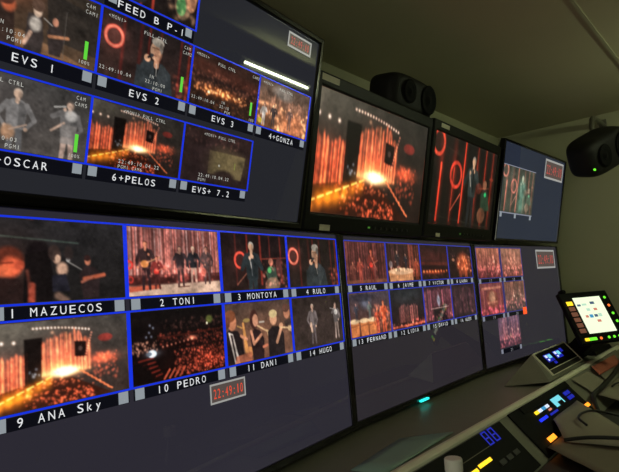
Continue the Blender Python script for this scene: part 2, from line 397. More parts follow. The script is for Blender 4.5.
def p_singer_close(ringx=.12, ringy=.34, cx=.72, evs=False):
    p = Pic((30, 22, 22), (38, 28, 26)) if not evs else Pic((34, 27, 26), (52, 36, 32))
    for x, w, c in ((.22, .05, (88, 34, 30)), (.40, .06, (70, 30, 27)), (.49, .03, (130, 42, 34)), (.86, .04, (96, 34, 30)), (.97, .05, (120, 40, 30)), (.62, .03, (90, 32, 26))):
        p.line(x, 0, x, 1, w, c, .85, soft=.04)
    p.ring(ringx, ringy, .15, .028, (244, 92, 74)); p.ring(ringx, ringy, .15, .012, (255, 150, 120))
    p.crowd(.8, 1, .6, 1, (120, 50, 36), 30, .03, .6, 4)
    c = (48, 52, 54); hi = (74, 78, 80)
    p.poly([(cx - .17, 1), (cx - .15, .62), (cx - .05, .52), (cx + .09, .52), (cx + .19, .64), (cx + .24, 1)], c)
    p.poly([(cx + .02, .56), (cx + .12, .54), (cx + .17, .75), (cx + .06, 1)], hi, .5); p.poly([(cx - .02, .54), (cx + .06, .54), (cx + .03, .8)], (22, 22, 22))
    p.line(cx + .02, .38, cx + .02, .58, .10, (176, 126, 98)); p.ell(cx, .34, .062, .155, (206, 158, 126)); p.ell(cx + .03, .36, .045, .14, (150, 104, 80), .6)
    p.ell(cx + .015, .19, .07, .075, (170, 160, 146)); p.ell(cx + .058, .27, .022, .09, (120, 108, 98)); p.ell(cx + .045, .35, .012, .035, (190, 140, 110))
    p.line(cx - .045, .30, cx - .012, .295, .012, (70, 48, 40)); p.line(cx + .005, .295, cx + .03, .30, .012, (70, 48, 40)); p.line(cx - .018, .31, cx - .024, .37, .012, (160, 112, 86)); p.line(cx - .03, .42, cx + .01, .42, .012, (120, 70, 60))
    p.poly([(cx - .20, 1), (cx - .19, .66), (cx - .11, .64), (cx - .09, 1)], c); p.line(cx - .13, .72, cx - .10, .53, .08, c); p.ell(cx - .085, .50, .035, .06, (214, 160, 126)); p.line(cx - .075, .48, cx - .03, .42, .04, (30, 30, 32)); p.ell(cx - .04, .43, .018, .03, (60, 60, 62))
    p.line(cx + .02, .55, cx + .03, .75, .010, (230, 225, 215))
    return p.grain(4, 3)

def p_montoya():
    p = Pic((30, 22, 22), (44, 30, 27))
    for x, w, c in ((.20, .03, (90, 36, 32)), (.37, .04, (140, 44, 36)), (.57, .05, (150, 50, 40)), (.72, .03, (110, 40, 34)), (.90, .04, (120, 42, 34))):
        p.line(x, 0, x, .9, w, c, .8, soft=.03)
    p.line(.5, .45, 1, .42, .02, (170, 70, 54), .7); p.ring(.26, .47, .135, .022, (244, 84, 66)); p.line(.2, .9, .36, .68, .02, (190, 110, 86), .7)
    p.ell(.72, .72, .07, .14, (70, 130, 84)); p.ell(.73, .5, .04, .07, (160, 100, 80)); p.poly([(.66, .62), (.8, .6), (.85, 1), (.66, 1)], (60, 74, 62)); p.ell(.70, .66, .03, .05, (96, 190, 110))
    p.ell(.86, .6, .05, .2, (92, 52, 48), .8); p.ell(.74, .93, .12, .14, (170, 120, 96), .6); p.crowd(.6, 1, .5, 1, (170, 90, 74), 40, .025, .6, 5)
    p.fig(.43, 1.34, 1.2, (44, 50, 52), (208, 160, 128), (168, 160, 148), arm=[(.22, -.60, .02, -.78), (-.22, -.6, -.04, -.76)])
    p.line(.40, .42, .42, .62, .014, (214, 200, 186)); p.ell(.425, .40, .02, .035, (220, 170, 140)); p.line(.42, .5, .425, .75, .012, (190, 190, 190), .7)
    return p.grain(4, 5)

def p_mazuecos():
    p = Pic((38, 36, 37), (30, 27, 26)); p.line(0, .20, .62, .27, .02, (66, 78, 70), .9); p.glow(.15, .6, .2, .4, (22, 8, 4))
    p.poly([(-.02, 1), (-.02, .70), (.06, .62), (.2, .72), (.26, 1)], (40, 26, 24))
    p.ell(.135, .50, .10, .17, (92, 42, 30), 1, .3); p.ell(.15, .57, .065, .12, (214, 92, 60), .95, .5); p.ell(.10, .62, .06, .07, (236, 112, 72), .8, .6); p.ell(.205, .55, .035, .055, (170, 70, 48), .8, .5); p.line(.09, .53, .16, .52, .02, (110, 44, 30), .8)
    p.ell(.33, .42, .085, .17, (22, 16, 17), 1, .3); p.poly([(.24, .42), (.40, .36), (.43, .7), (.42, 1), (.22, 1)], (20, 15, 15)); p.line(.28, .80, .275, 1.05, .085, (176, 76, 56), .9, soft=.03); p.line(.25, .62, .265, .8, .04, (112, 56, 44), .7, soft=.03)
    p.ell(.455, .45, .030, .085, (206, 160, 134), 1, .4); p.ell(.44, .40, .045, .10, (58, 44, 40), .9, .3); p.ell(.464, .47, .02, .05, (222, 178, 150)); p.ell(.495, .60, .042, .085, (204, 160, 134), 1, .5)
    p.poly([(.42, .68), (.52, .66), (.55, .88), (.42, .88)], (36, 34, 42)); p.line(.46, .93, .52, 1.0, .09, (170, 130, 110), .7, soft=.04)
    p.line(.53, .50, .66, .63, .014, (150, 144, 136)); p.ell(.54, .48, .016, .03, (206, 202, 196)); p.ell(.545, .40, .035, .09, (50, 40, 38), .9, .4)
    p.ell(.69, .50, .024, .055, (180, 108, 82), 1, .4); p.ell(.688, .46, .026, .04, (50, 30, 28)); p.poly([(.62, .68), (.66, .57), (.74, .57), (.79, .66), (.77, .98), (.65, .98)], (44, 33, 33)); p.line(.66, .73, .82, .68, .05, (196, 96, 66), .9, soft=.02); p.line(.64, .77, .72, .71, .035, (170, 96, 74), .9)
    return p.grain(4, 6)

def p_evs1():
    p = Pic((46, 40, 34), (84, 64, 48)); p.glow(.2, .1, .25, .3, (120, 46, 20)); p.poly([(0, .86), (.4, .76), (1, 1.02), (0, 1.02)], (134, 98, 70), .85); p.poly([(.55, .1), (1, .2), (1, .8), (.6, .74)], (40, 36, 33), .8)
    p.poly([(.0, .2), (.2, .3), (.33, .55), (.36, 1), (0, 1)], (46, 34, 30), .9); p.ell(.29, .48, .05, .10, (196, 96, 62), .9, .5); p.ell(.26, .40, .07, .10, (66, 40, 32), .9)
    p.poly([(.43, .5), (.53, .46), (.56, .78), (.55, 1), (.42, 1)], (58, 50, 48)); p.ell(.50, .42, .035, .10, (206, 176, 152)); p.ell(.50, .36, .05, .08, (88, 66, 54)); p.ell(.49, .62, .045, .10, (210, 198, 184), .9, .5); p.line(.46, .75, .42, .92, .05, (200, 160, 136), .9); p.line(.55, .5, .66, .60, .014, (190, 184, 176))
    p.ell(.64, .50, .024, .06, (176, 120, 96)); p.poly([(.58, .66), (.62, .56), (.69, .58), (.72, .72), (.70, .96), (.61, .96)], (52, 44, 42)); p.line(.60, .72, .75, .66, .045, (186, 124, 88), .9); p.line(.72, .3, .72, .98, .008, (90, 84, 78))
    return p.grain(5, 16)

def p_toni():
    p = Pic((60, 30, 28), (70, 36, 30))
    p.streaks(0, 1, -.15, .74, (200, 110, 96), 44, .9, 12, 0, 2.2); p.streaks(0, 1, -.15, .74, (200, 196, 190), 30, .85, 14, 0, 5)
    p.poly([(0, .84), (1, .80), (1, 1), (0, 1)], (206, 170, 146)); p.poly([(0, .86), (.3, .84), (.32, .90), (0, .94)], (196, 92, 66)); p.poly([(0, .70), (1, .68), (1, .82), (0, .86)], (64, 30, 28), .75)
    p.crowd(.35, .8, .55, .8, (210, 96, 84), 50, .03, .6, 4); p.ring(.012, .55, .05, .016, (246, 70, 60)); p.ring(.02, .76, .04, .012, (220, 60, 50), .7)
    p.fig(.17, .90, .70, (58, 40, 40), (210, 130, 100), (96, 56, 46), instrument='guitar', leg=(46, 30, 32)); p.fig(.28, .90, .48, (130, 50, 46), (220, 130, 106), (90, 48, 40), instrument='redguitar', leg=(80, 40, 38))
    p.fig(.53, .88, .62, (54, 42, 44), (204, 146, 122), (70, 50, 46), leg=(70, 48, 46), arm=[(.24, -.62, .2, -.45), (-.2, -.66, -.05, -.84)]); p.fig(.68, .86, .60, (44, 42, 46), (222, 170, 146), (214, 190, 160), leg=(210, 164, 144), arm=[(.22, -.62, .2, -.42), (-.2, -.6, -.16, -.4)]); p.fig(.84, .85, .60, (92, 70, 68), (206, 140, 118), (70, 50, 46), leg=(76, 56, 54), arm=[(.22, -.6, .18, -.42), (-.22, -.6, -.06, -.5)])
    p.crowd(.1, .95, .45, .84, (220, 120, 100), 40, .02, .5, 44)
    p.ell(.80, .66, .03, .06, (222, 110, 92), .8); p.line(.5, .89, .62, .885, .02, (90, 56, 44), .8)
    return p.grain(5, 8)

def p_pedro():
    p = Pic((18, 14, 14), (24, 10, 8))
    p.crowd(.3, 1, .14, .3, (66, 40, 34), 120, .014, .6, 3); p.crowd(.25, 1, .34, .56, (150, 56, 40), 190, .013, .65, 4); p.line(.25, .40, 1, .36, .03, (80, 30, 22), .6)
    p.crowd(.42, 1.0, .60, .98, (205, 82, 58), 420, .012, .7, 5); p.glow(.8, .8, .22, .16, (60, 18, 10))
    p.poly([(.28, .50), (.66, .46), (.66, .52), (.28, .58)], (30, 12, 10), .8); p.dots([(.3 + .045 * i, .525 - .008 * i) for i in range(8)], .014, (255, 150, 120), 1)
    p.glow(.62, .45, .05, .03, (220, 120, 90)); p.crowd(.0, .25, .42, .6, (220, 150, 120), 60, .014, .8, 6); p.ell(.19, .60, .045, .05, (210, 226, 236)); p.ell(.16, .60, .03, .03, (40, 40, 44)); p.glow(.2, .6, .07, .05, (90, 100, 110))
    p.dots([(.14, .36), (.17, .30), (.19, .36), (.21, .24), (.18, .2)], .016, (150, 165, 190), .8)
    for i in range(5): p.line(.06 + .04 * i, .68 + .06 * i, .2 + .02 * i, .66 + .06 * i, .022, (150, 46, 34), .7)
    for i in range(4): p.line(.30 + .055 * i, .98, .36 + .055 * i, .86, .03, (226, 96, 66), .8)
    p.ell(.83, .20, .04, .06, (96, 104, 50), .8, .6); p.ell(.80, .26, .01, .02, (255, 240, 190)); p.poly([(.0, .7), (.14, .72), (.2, 1), (0, 1)], (12, 8, 8), .7)
    return p.grain(3, 9)

def p_dani():
    p = Pic((74, 58, 50), (112, 76, 60)); p.glow(.5, .6, .4, .4, (34, 20, 12))
    # saxophonist in a dark jacket at the left
    p.poly([(-.02, 1), (-.02, .48), (.05, .42), (.16, .46), (.22, .62), (.24, 1)], (34, 26, 26)); p.poly([(.03, .46), (.09, .5), (.17, 1), (.10, 1)], (216, 200, 186)); p.poly([(.055, .5), (.085, .52), (.13, .95), (.11, .95)], (50, 40, 40))
    p.ell(.085, .30, .062, .145, (206, 132, 96)); p.ell(.065, .20, .075, .10, (124, 72, 48)); p.ell(.03, .3, .03, .09, (110, 62, 44)); p.line(.16, .38, .22, .42, .025, (190, 140, 80)); p.line(.24, .35, .27, .82, .05, (220, 150, 84), .95, .09); p.ell(.31, .84, .055, .09, (226, 150, 90)); p.ell(.29, .30, .05, .035, (170, 140, 80), .9); p.line(.2, .55, .28, .62, .05, (210, 140, 104)); p.poly([(.12, .88), (.34, .84), (.34, 1), (.1, 1)], (196, 110, 80), .8)
    # woman with trumpet
    p.ell(.40, .30, .062, .17, (70, 42, 36)); p.ell(.42, .32, .042, .11, (200, 140, 110)); p.poly([(.33, .55), (.40, .46), (.48, .50), (.54, .66), (.52, 1), (.36, 1)], (44, 30, 30)); p.line(.35, .5, .38, .72, .06, (206, 140, 108)); p.line(.38, .72, .50, .58, .055, (206, 140, 108)); p.line(.48, .36, .55, .36, .03, (190, 176, 160)); p.line(.45, .42, .62, .56, .03, (220, 176, 130)); p.poly([(.58, .50), (.66, .56), (.60, .64)], (226, 180, 130)); p.line(.52, .80, .58, .78, .05, (206, 120, 90))
    # fair haired trumpeter
    p.ell(.70, .32, .058, .13, (214, 156, 120)); p.ell(.70, .24, .065, .075, (206, 180, 130)); p.poly([(.60, .55), (.68, .46), (.78, .48), (.86, .62), (.86, 1), (.60, 1)], (40, 32, 32)); p.line(.74, .76, .82, .52, .07, (210, 150, 116)); p.ell(.825, .48, .035, .06, (216, 156, 120)); p.line(.80, .50, 1.0, .55, .03, (226, 186, 140)); p.poly([(.94, .48), (1, .46), (1, .62), (.94, .58)], (226, 186, 140))
    p.ell(.93, .24, .055, .12, (190, 126, 96)); p.ell(.92, .16, .06, .08, (90, 60, 50)); p.poly([(.88, .4), (1, .36), (1, .5), (.9, .5)], (56, 44, 44), .8)
    return p.grain(5, 10)

def p_pair(x1=.47, x2=.84, grey=0, h=.78, foot=.92):
    p = Pic((46 + grey, 36 + grey, 34 + grey), (58 + grey, 46 + grey, 42 + grey)); p.glow(.5, .5, .4, .4, (10, 8, 8))
    p.fig(x1, foot, h, (112, 100, 98), (200, 158, 136), (190, 168, 148), arm=[(.2, -.6, .12, -.42), (-.24, -.6, -.12, -.44)], leg=(96, 84, 84)); p.line(x1 - .04, foot - .5 * h, x1 - .03, foot - .3 * h, .06, (206, 168, 142), .9)
    p.fig(x2, foot - .02, h * .95, (104, 94, 92), (200, 160, 140), (120, 100, 92), arm=[(.2, -.6, .12, -.5), (-.2, -.72, -.06, -.86)], leg=(150, 128, 118)); p.ell(x2, foot - .72 * h, .04, .06, (214, 206, 198), .8); p.line(x2 - .03, foot - .8 * h, x2 - .12, foot - .84 * h, .016, (190, 180, 172), .9)
    return p.grain(5, 12)

def p_oscar():
    p = Pic((58, 56, 54), (78, 72, 68)); p.glow(.3, .3, .3, .3, (14, 12, 12))
    p.fig(.42, 1.12, .96, (124, 120, 118), (204, 170, 146), (190, 168, 150), leg=(98, 96, 96), arm=[(.25, -.6, .14, -.45), (-.26, -.6, -.14, -.46)]); p.ell(.37, .76, .05, .10, (170, 130, 100), .9, .4); p.line(.38, .72, .50, .62, .02, (180, 150, 130))
    p.fig(.83, 1.10, .95, (104, 100, 98), (206, 172, 150), (86, 76, 70), leg=(176, 150, 136), arm=[(.2, -.6, .14, -.5), (-.26, -.72, -.08, -.86)])
    p.ell(.845, .36, .05, .08, (204, 198, 192), .85, .5); p.line(.79, .48, .69, .62, .03, (190, 158, 138), soft=.02); p.line(.79, .24, .70, .28, .022, (196, 192, 186)); p.poly([(.77, .50), (.90, .50), (.90, .78), (.77, .78)], (122, 116, 112), .8)
    return p.grain(5, 13)

def p_evs3():
    p = Pic((52, 34, 28), (44, 30, 24)); p.line(0, .25, 1, .34, .22, (86, 46, 36), .6, soft=.1); p.line(0, .42, 1, .46, .05, (40, 26, 24), .8, soft=.04)
    p.crowd(0, 1, .30, .6, (120, 66, 48), 160, .018, .5, 5); p.crowd(.05, .85, .56, .74, (255, 150, 84), 60, .020, .9, 6); p.crowd(.2, .75, .60, .72, (255, 205, 150), 22, .018, 1, 7); p.crowd(0, 1, .75, 1, (100, 56, 30), 80, .02, .5, 8)
    p.glow(.45, .65, .25, .08, (120, 56, 20)); return p.grain(5, 14)

def p_gonza():
    p = Pic((96, 80, 70), (110, 72, 50)); p.ell(.45, .16, .18, .14, (150, 140, 130), .8, .8); p.streaks(0, 1, .2, .7, (130, 80, 60), 30, .7, 21, 0, 2); p.crowd(0, 1, .45, 1, (230, 150, 100), 120, .035, .75, 4)
    p.ell(.68, .78, .22, .24, (206, 124, 84), .7, .6); p.fig(.30, .95, .5, (70, 60, 58), (220, 170, 140), (80, 60, 50)); p.fig(.12, .95, .45, (200, 190, 180), (220, 170, 140), (80, 60, 50)); p.fig(.62, .9, .5, (120, 90, 80), (220, 170, 140), (60, 40, 40)); p.ell(.06, .88, .04, .06, (220, 190, 60), .8)
    return p.grain(8, 15)

def p_evs7():
    p = Pic((46, 32, 30), (38, 28, 28)); p.crowd(0, .8, .04, .3, (90, 54, 46), 60, .022, .5, 3); p.poly([(.36, .36), (.92, .36), (.88, .84), (.36, .80)], (106, 92, 62), .8); p.ell(.62, .56, .3, .28, (112, 98, 66), .5, .8)
    p.ell(.60, .86, .17, .16, (44, 32, 30), .95, .4); p.ell(.52, .62, .012, .02, (240, 236, 220)); p.line(.76, .52, .76, .64, .012, (150, 170, 70)); p.ell(.25, .5, .16, .5, (40, 28, 28), .5, .8)
    return p.grain(4, 16)

def p_feed():
    p = Pic((26, 20, 20), (28, 22, 20))
    for x in (.1, .35, .48): p.line(x, .0, x, 1, .05, (170, 54, 40), .8, soft=.03)
    p.ell(.82, .68, .10, .26, (96, 78, 60)); p.ell(.80, .72, .06, .16, (70, 120, 70)); p.ell(.92, .55, .06, .2, (160, 110, 80), .8); p.ell(.74, .5, .05, .1, (120, 150, 110)); p.crowd(.6, 1, .3, 1, (150, 110, 80), 30, .04, .6, 3); p.ell(.3, .8, .12, .2, (40, 40, 44))
    return p.grain(5, 17)

def p_raul():
    p = Pic((52, 28, 28), (50, 26, 24)); p.streaks(0, 1, -.2, .95, (120, 62, 56), 30, .9, 31, 0, 1.5); p.poly([(0, .92), (1, .9), (1, 1), (0, 1)], (120, 70, 54))
    p.fig(.62, .97, .80, (110, 46, 40), (226, 110, 80), (140, 60, 44), instrument='redguitar'); p.fig(.33, .97, .6, (150, 66, 54), (220, 120, 96), (120, 50, 44)); p.fig(.16, .97, .5, (130, 70, 60), (220, 130, 100), (90, 50, 44)); p.line(.6, .3, .75, .7, .03, (206, 110, 90), .8); p.line(.42, .3, .6, .75, .02, (40, 24, 24), .8)
    return p.grain(5, 18)

def p_jaime():
    p = Pic((34, 22, 22), (60, 34, 26)); p.streaks(.0, .6, -.2, .6, (70, 44, 46), 24, .8, 33, 0, 2); p.streaks(.6, 1, -.2, .9, (150, 66, 48), 24, .9, 34, 0, 2)
    p.poly([(.02, .72), (.75, .66), (.74, 1), (.06, 1)], (206, 140, 96)); p.ell(.4, .73, .36, .09, (226, 176, 136)); p.fig(.30, .72, .55, (54, 46, 48), (206, 150, 126), (60, 44, 40)); p.fig(.55, .70, .45, (44, 40, 46), (200, 140, 116), (60, 44, 40)); p.fig(.88, .96, .6, (160, 70, 50), (220, 120, 90), (70, 34, 30)); p.ell(.1, .55, .05, .1, (170, 150, 146), .7); p.crowd(.1, .7, .6, .72, (220, 130, 100), 24, .025, .7, 5)
    return p.grain(5, 19)

def p_victor():
    p = Pic((46, 26, 27), (34, 20, 20)); p.line(0, .3, 1, .36, .3, (72, 34, 32), .7, soft=.15); p.line(0, .52, 1, .55, .1, (96, 42, 34), .7, soft=.05); p.dots([(.08 + .105 * i, .76 + .012 * math.sin(i * 3)) for i in range(9)], .034, (255, 130, 66), 1); p.glow(.45, .78, .4, .06, (130, 44, 20)); p.crowd(0, 1, .82, 1, (70, 34, 26), 40, .03, .5, 4)
    return p.grain(4, 20)

def p_laura():
    p = Pic((34, 22, 24), (40, 24, 22)); p.crowd(.0, 1, .05, .4, (80, 50, 44), 40, .03, .6, 3); p.ell(.62, .55, .27, .34, (190, 84, 52), .8, .7); p.fig(.45, .98, .65, (150, 66, 46), (236, 140, 96), (90, 40, 34)); p.fig(.70, .98, .72, (200, 90, 56), (240, 150, 100), (130, 60, 40)); p.fig(.9, .98, .6, (120, 54, 40), (220, 130, 90), (70, 34, 30)); p.ell(.2, .42, .06, .05, (180, 120, 90), .8); p.crowd(.4, 1, .3, .8, (245, 150, 100), 30, .035, .6, 5)
    return p.grain(5, 21)

def p_fernand():
    p = Pic((70, 62, 70), (96, 54, 40)); p.ell(.38, .2, .12, .16, (120, 130, 150), .6, .9); p.ell(.3, .1, .25, .1, (40, 36, 44), .8, .6)
    for x in (.10, .32, .52): p.poly([(x - .1, .66), (x + .1, .62), (x + .09, 1), (x - .08, 1)], (206, 120, 70)); p.ell(x, .64, .11, .055, (236, 196, 150)); p.line(x - .09, .76, x + .09, .73, .015, (120, 66, 44))
    p.fig(.82, 1.0, .78, (200, 84, 54), (232, 130, 90), (120, 52, 40)); p.fig(.65, .98, .6, (176, 70, 52), (230, 130, 96), (90, 44, 40)); p.fig(.15, .62, .4, (60, 60, 70), (170, 120, 110), (50, 44, 44)); p.fig(.47, .62, .42, (110, 116, 110), (190, 140, 120), (60, 50, 50)); p.crowd(.55, 1, .3, 1, (236, 110, 70), 50, .035, .6, 6)
    return p.grain(6, 22)

def p_lidia():
    p = Pic((34, 34, 38), (44, 26, 26)); p.streaks(.22, .78, .34, .86, (196, 100, 86), 30, 1.0, 41, .02, 1.5); p.glow(.5, .2, .4, .2, (14, 18, 18)); p.line(.0, .95, 1, .93, .05, (190, 78, 60), .8); p.crowd(0, 1, .86, .98, (236, 130, 90), 40, .025, .7, 4); p.crowd(.6, 1, .8, .95, (230, 80, 66), 20, .03, .7, 5)
    return p.grain(5, 23)

def p_david():
    p = Pic((60, 38, 46), (60, 36, 40)); p.streaks(0, 1, .0, .95, (150, 72, 76), 26, .8, 42, 0, 1.5); p.ell(.5, .4, .06, .14, (170, 180, 196), .7, .6); p.poly([(.3, .58), (.72, .56), (.78, 1), (.3, 1)], (36, 26, 30)); p.line(.2, .62, .85, .60, .03, (200, 150, 140), .8); p.crowd(0, 1, .7, 1, (190, 90, 80), 30, .03, .6, 4); p.line(.5, .15, .5, .6, .02, (190, 200, 210), .7)
    return p.grain(5, 24)

def p_alex():
    p = Pic((44, 32, 37), (48, 34, 38)); p.streaks(0, 1, .0, .9, (54, 26, 28), 22, .8, 43, 0, 2); p.crowd(.1, .9, .3, .9, (80, 48, 48), 30, .05, .5, 5)
    return p.grain(4, 25)

def p_far(seed, a, b):
    p = Pic(a, b); p.streaks(0, 1, -.1, .75, (130, 70, 56), 22, .8, seed, 0, 1.5); p.crowd(0, 1, .6, 1, (180, 84, 80), 60, .035, .6, seed); p.crowd(.3, .9, .3, .9, (220, 160, 130), 20, .035, .6, seed + 1)
    return p.grain(6, seed)

def p_arch(seed=3):
    p = Pic((96, 56, 54), (100, 44, 48)); p.streaks(0, 1, -.1, 1, (90, 40, 44), 26, .8, 51, 0, 1.5); p.line(.1, .16, .9, .14, .08, (176, 110, 92)); p.line(.14, .2, .14, .85, .08, (150, 84, 76)); p.line(.86, .2, .86, .85, .08, (150, 84, 76)); p.ell(.5, .5, .26, .3, (130, 70, 60)); p.ell(.5, .45, .13, .2, (190, 140, 110), .8, .5); p.line(.3, .62, .7, .6, .06, (180, 110, 90)); p.crowd(0, 1, .75, 1, (190, 70, 80), 50, .04, .6, 5)
    return p.grain(6, 26)

def picture(name, pic, x0, x1, z0, z1, y, parent, w=128, h=72, vmin=0.0, mat='pic'):
    a = srgb(pic.out(w, h)); k0 = int(round(vmin * (h - 1))); a = a[k0:]; h = a.shape[0]
    X, Z = np.meshgrid(np.linspace(x0, x1, w), np.linspace(z1, z0, h))
    co = np.stack([X, np.full_like(X, y), Z], -1).reshape(-1, 3)
    i = (np.arange(h - 1)[:, None] * w + np.arange(w - 1)[None]).ravel(); F = np.stack([i, i + w, i + w + 1, i + 1], -1)
    me = bpy.data.meshes.new(name); me.vertices.add(len(co)); me.vertices.foreach_set('co', co.ravel())
    n = len(F); me.loops.add(n * 4); me.loops.foreach_set('vertex_index', F.ravel().astype(np.int32)); me.polygons.add(n)
    me.polygons.foreach_set('loop_start', np.arange(n, dtype=np.int32) * 4); me.update(); me.validate()
    at_ = me.color_attributes.new('picture', 'FLOAT_COLOR', 'POINT')
    at_.data.foreach_set('color', np.concatenate([a.reshape(-1, 3), np.ones((len(co), 1))], 1).ravel().astype(np.float32))
    return link(name, me, M[mat], parent)

# ------------------------------------------------------------------ monitors
def monitor_body(t, x0, x1, z0, z1, b, depth=.05, mat='bezel', proud=.006, bev=.004, bt=None, bb=None, col=(28, 28, 38), col2=None, reach=.2):
    """frame round the screen x0..x1,z0..z1 (screen face at y=0), housing behind, mount to the wall; returns the screen"""
    bt = b if bt is None else bt; bb = b if bb is None else bb
    bm = bmesh.new(); o = [(x0 - b, z0 - bb), (x1 + b, z0 - bb), (x1 + b, z1 + bt), (x0 - b, z1 + bt)]; i = [(x0, z0), (x1, z0), (x1, z1), (x0, z1)]
    L = [[bm.verts.new((p[0], y, p[1])) for p in q] for q, y in ((o, .022), (o, -proud), (i, -proud), (i, .022))]
    for A, B in zip(L, L[1:] + L[:1]):
        for k in range(4): bm.faces.new((A[k], A[(k + 1) % 4], B[(k + 1) % 4], B[k]))
    obj('bezel', bm, M[mat], t, bevel=bev)
    bm = bmesh.new(); bi = b * .6
    hexa(bm, [(x0 - bi, .0225, z0 - bi), (x1 + bi, .0225, z0 - bi), (x1 + bi, .0225, z1 + bi), (x0 - bi, .0225, z1 + bi)], [(x0 + .05, depth + .02, z0 + .05), (x1 - .05, depth + .02, z0 + .05), (x1 - .05, depth + .02, z1 - .05), (x0 + .05, depth + .02, z1 - .05)])
    obj('back_housing', bm, M['housing'], t)
    cx = (x0 + x1) / 2; cz = (z0 + z1) / 2; bm = bmesh.new(); box(bm, cx - .1, cx + .1, depth + .0201, depth + .035, cz - .1, cz + .1); box(bm, cx - .03, cx + .03, depth + .03, depth + reach, cz - .03, cz + .03)
    obj('wall_mount', bm, M['housing'], t)
    bm = bmesh.new(); box(bm, x0 - .0005, x1 + .0005, 0, .02, z0 - .0005, z1 + .0005)
    return obj('screen', bm, screen_material('screen_glow', col, col2), t)

def rect(bm, x0, x1, z0, z1, y):
    bm.faces.new([bm.verts.new(p) for p in ((x0, y, z0), (x1, y, z0), (x1, y, z1), (x0, y, z1))])

def tile(scr, pic, x0, x1, z0, z1, cap, pitch, caph, capz, ts=.022, blue='blue', bw=.0028, res=(128, 72), text='text', tally='tally', bar=True, overlays=None, meter=False, vmin=0, capx=0.0, tg=.006):
    """one framed picture of the multiviewer with its caption and the two grey tally squares"""
    picture('video_tile', pic, x0 + bw, x1 - bw, z0 + bw, z1 - bw, -.0008, scr, *res, vmin=vmin)
    if blue:
        bm = bmesh.new(); y = -.0014
        rect(bm, x0 - bw, x0 + bw, z0 - bw * .5, z1 + bw * .5, y); rect(bm, x1 - bw, x1 + bw, z0 - bw * .5, z1 + bw * .5, y)
        rect(bm, x0 + bw, x1 - bw, z0 - bw * .6, z0 + bw * .6, y); rect(bm, x0 + bw, x1 - bw, z1 - bw * .6, z1 + bw * .6, y)
        obj('tile_border', bm, M[blue], scr)
    if cap:
        V, F = [], []; zb0, zb1 = (z0 - ts - .003, z0 - bw) if bar else (capz - .005, z0 - bw)
        xa, xb = x0 + .003, x1 - .003
        V += [(xa, -.0006, zb0), (xb, -.0006, zb0), (xb, -.0006, zb1), (xa, -.0006, zb1)]; F.append([0, 1, 2, 3])
        text_into(V, F, cap, (x0 + x1) / 2 - len(cap) * pitch / 2 + capx, capz, pitch, caph, -.0018)
        me = bpy.data.meshes.new('tile_caption'); me.from_pydata(V, [], F); me.materials.append(M['capbar']); me.materials.append(M[text])
        for k, pg in enumerate(me.polygons): pg.material_index = 1 if k else 0
        link('tile_caption', me, None, scr)
    for xa in (x0 + tg, x1 - tg - ts):
        bm = bmesh.new(); rect(bm, xa, xa + ts, z0 - ts - .0022, z0 - .0022, -.0016); obj('tally_marker', bm, M[tally], scr)
    for q, fx, fz, k in (overlays or ()):
        text_obj('tile_overlay', [(q, x0 + fx * (x1 - x0), z1 - fz * (z1 - z0), .0062 * k, .0068 * k)], M['overlay'], scr, -.0018)
    if meter:
        bm = bmesh.new(); xm = x0 + .885 * (x1 - x0); rect(bm, xm, xm + .0065, z0 + .14 * (z1 - z0), z0 + .40 * (z1 - z0), -.0016); obj('level_meter', bm, M['meter'], scr)

def clock(scr, x0, x1, z0, z1, s='22:49:10', red='clockred', fr=.004, face='clockface'):
    bm = bmesh.new(); y = -.0012
    rect(bm, x0, x1, z0, z0 + fr, y); rect(bm, x0, x1, z1 - fr, z1, y); rect(bm, x0, x0 + fr, z0 + fr, z1 - fr, y); rect(bm, x1 - fr, x1, z0 + fr, z1 - fr, y)
    obj('clock_border', bm, M['clockgrey'], scr)
    bm = bmesh.new(); rect(bm, x0 + fr, x1 - fr, z0 + fr, z1 - fr, -.0010); obj('clock_face', bm, M[face], scr)
    w = (x1 - x0) - 4 * fr; pt = w / len(s); ch = (z1 - z0) * .5
    text_obj('clock_digits', [(s, x0 + 2 * fr, (z0 + z1) / 2 - ch / 2, pt, ch)], M[red], scr, -.0018)

# lower row -------------------------------------------------
ST1, SB1, ST2, SB2 = .0198, .1596, .1848, .3259
LOW = dict(m1=(0, 0, 0, 0, -.0256), m2=(1.0459, .0019, -.0007, -.0685, -.0165), m3=(2.0877, -.0721, -.0047, -.167, -.0107))
t = thing('video_monitor', 'nearest lower monitor with eight blue-bordered pictures and a red digit clock below them', 'monitor', frame_matrix(*LOW['m1']), 'lower multiview monitors')
s1 = monitor_body(t, .000, 1.003, -.571, -.0065, .019, bev=.003, col=(40, 38, 46), col2=(46, 44, 54), bb=.018, bt=.004)
F1 = [('1 MAZUECOS', p_mazuecos()), ('2 TONI', p_toni()), ('3 MONTOYA', p_montoya()), ('4 RULO', p_singer_close(.10, .38, .52))]
F2 = [('9 ANA Sky', p_stage(1.28, 20)), ('10 PEDRO', p_pedro()), ('11 DANI', p_dani()), ('14 HUGO', p_pair(.38, .87))]
for row, (F, za, zb) in enumerate(((F1, ST1, SB1), (F2, ST2, SB2))):
    for k, (c, pc) in enumerate(F):
        tile(s1, pc, .25 * k + .0015, .25 * k + .2485, -zb, -za, c, .0166, .0150, -zb - .0200, .0205, res=(144, 81) if k < 2 else (120, 68), capx=-.010 if k == 0 else -.004)
clock(s1, .445, .556, -.397, -.3545)

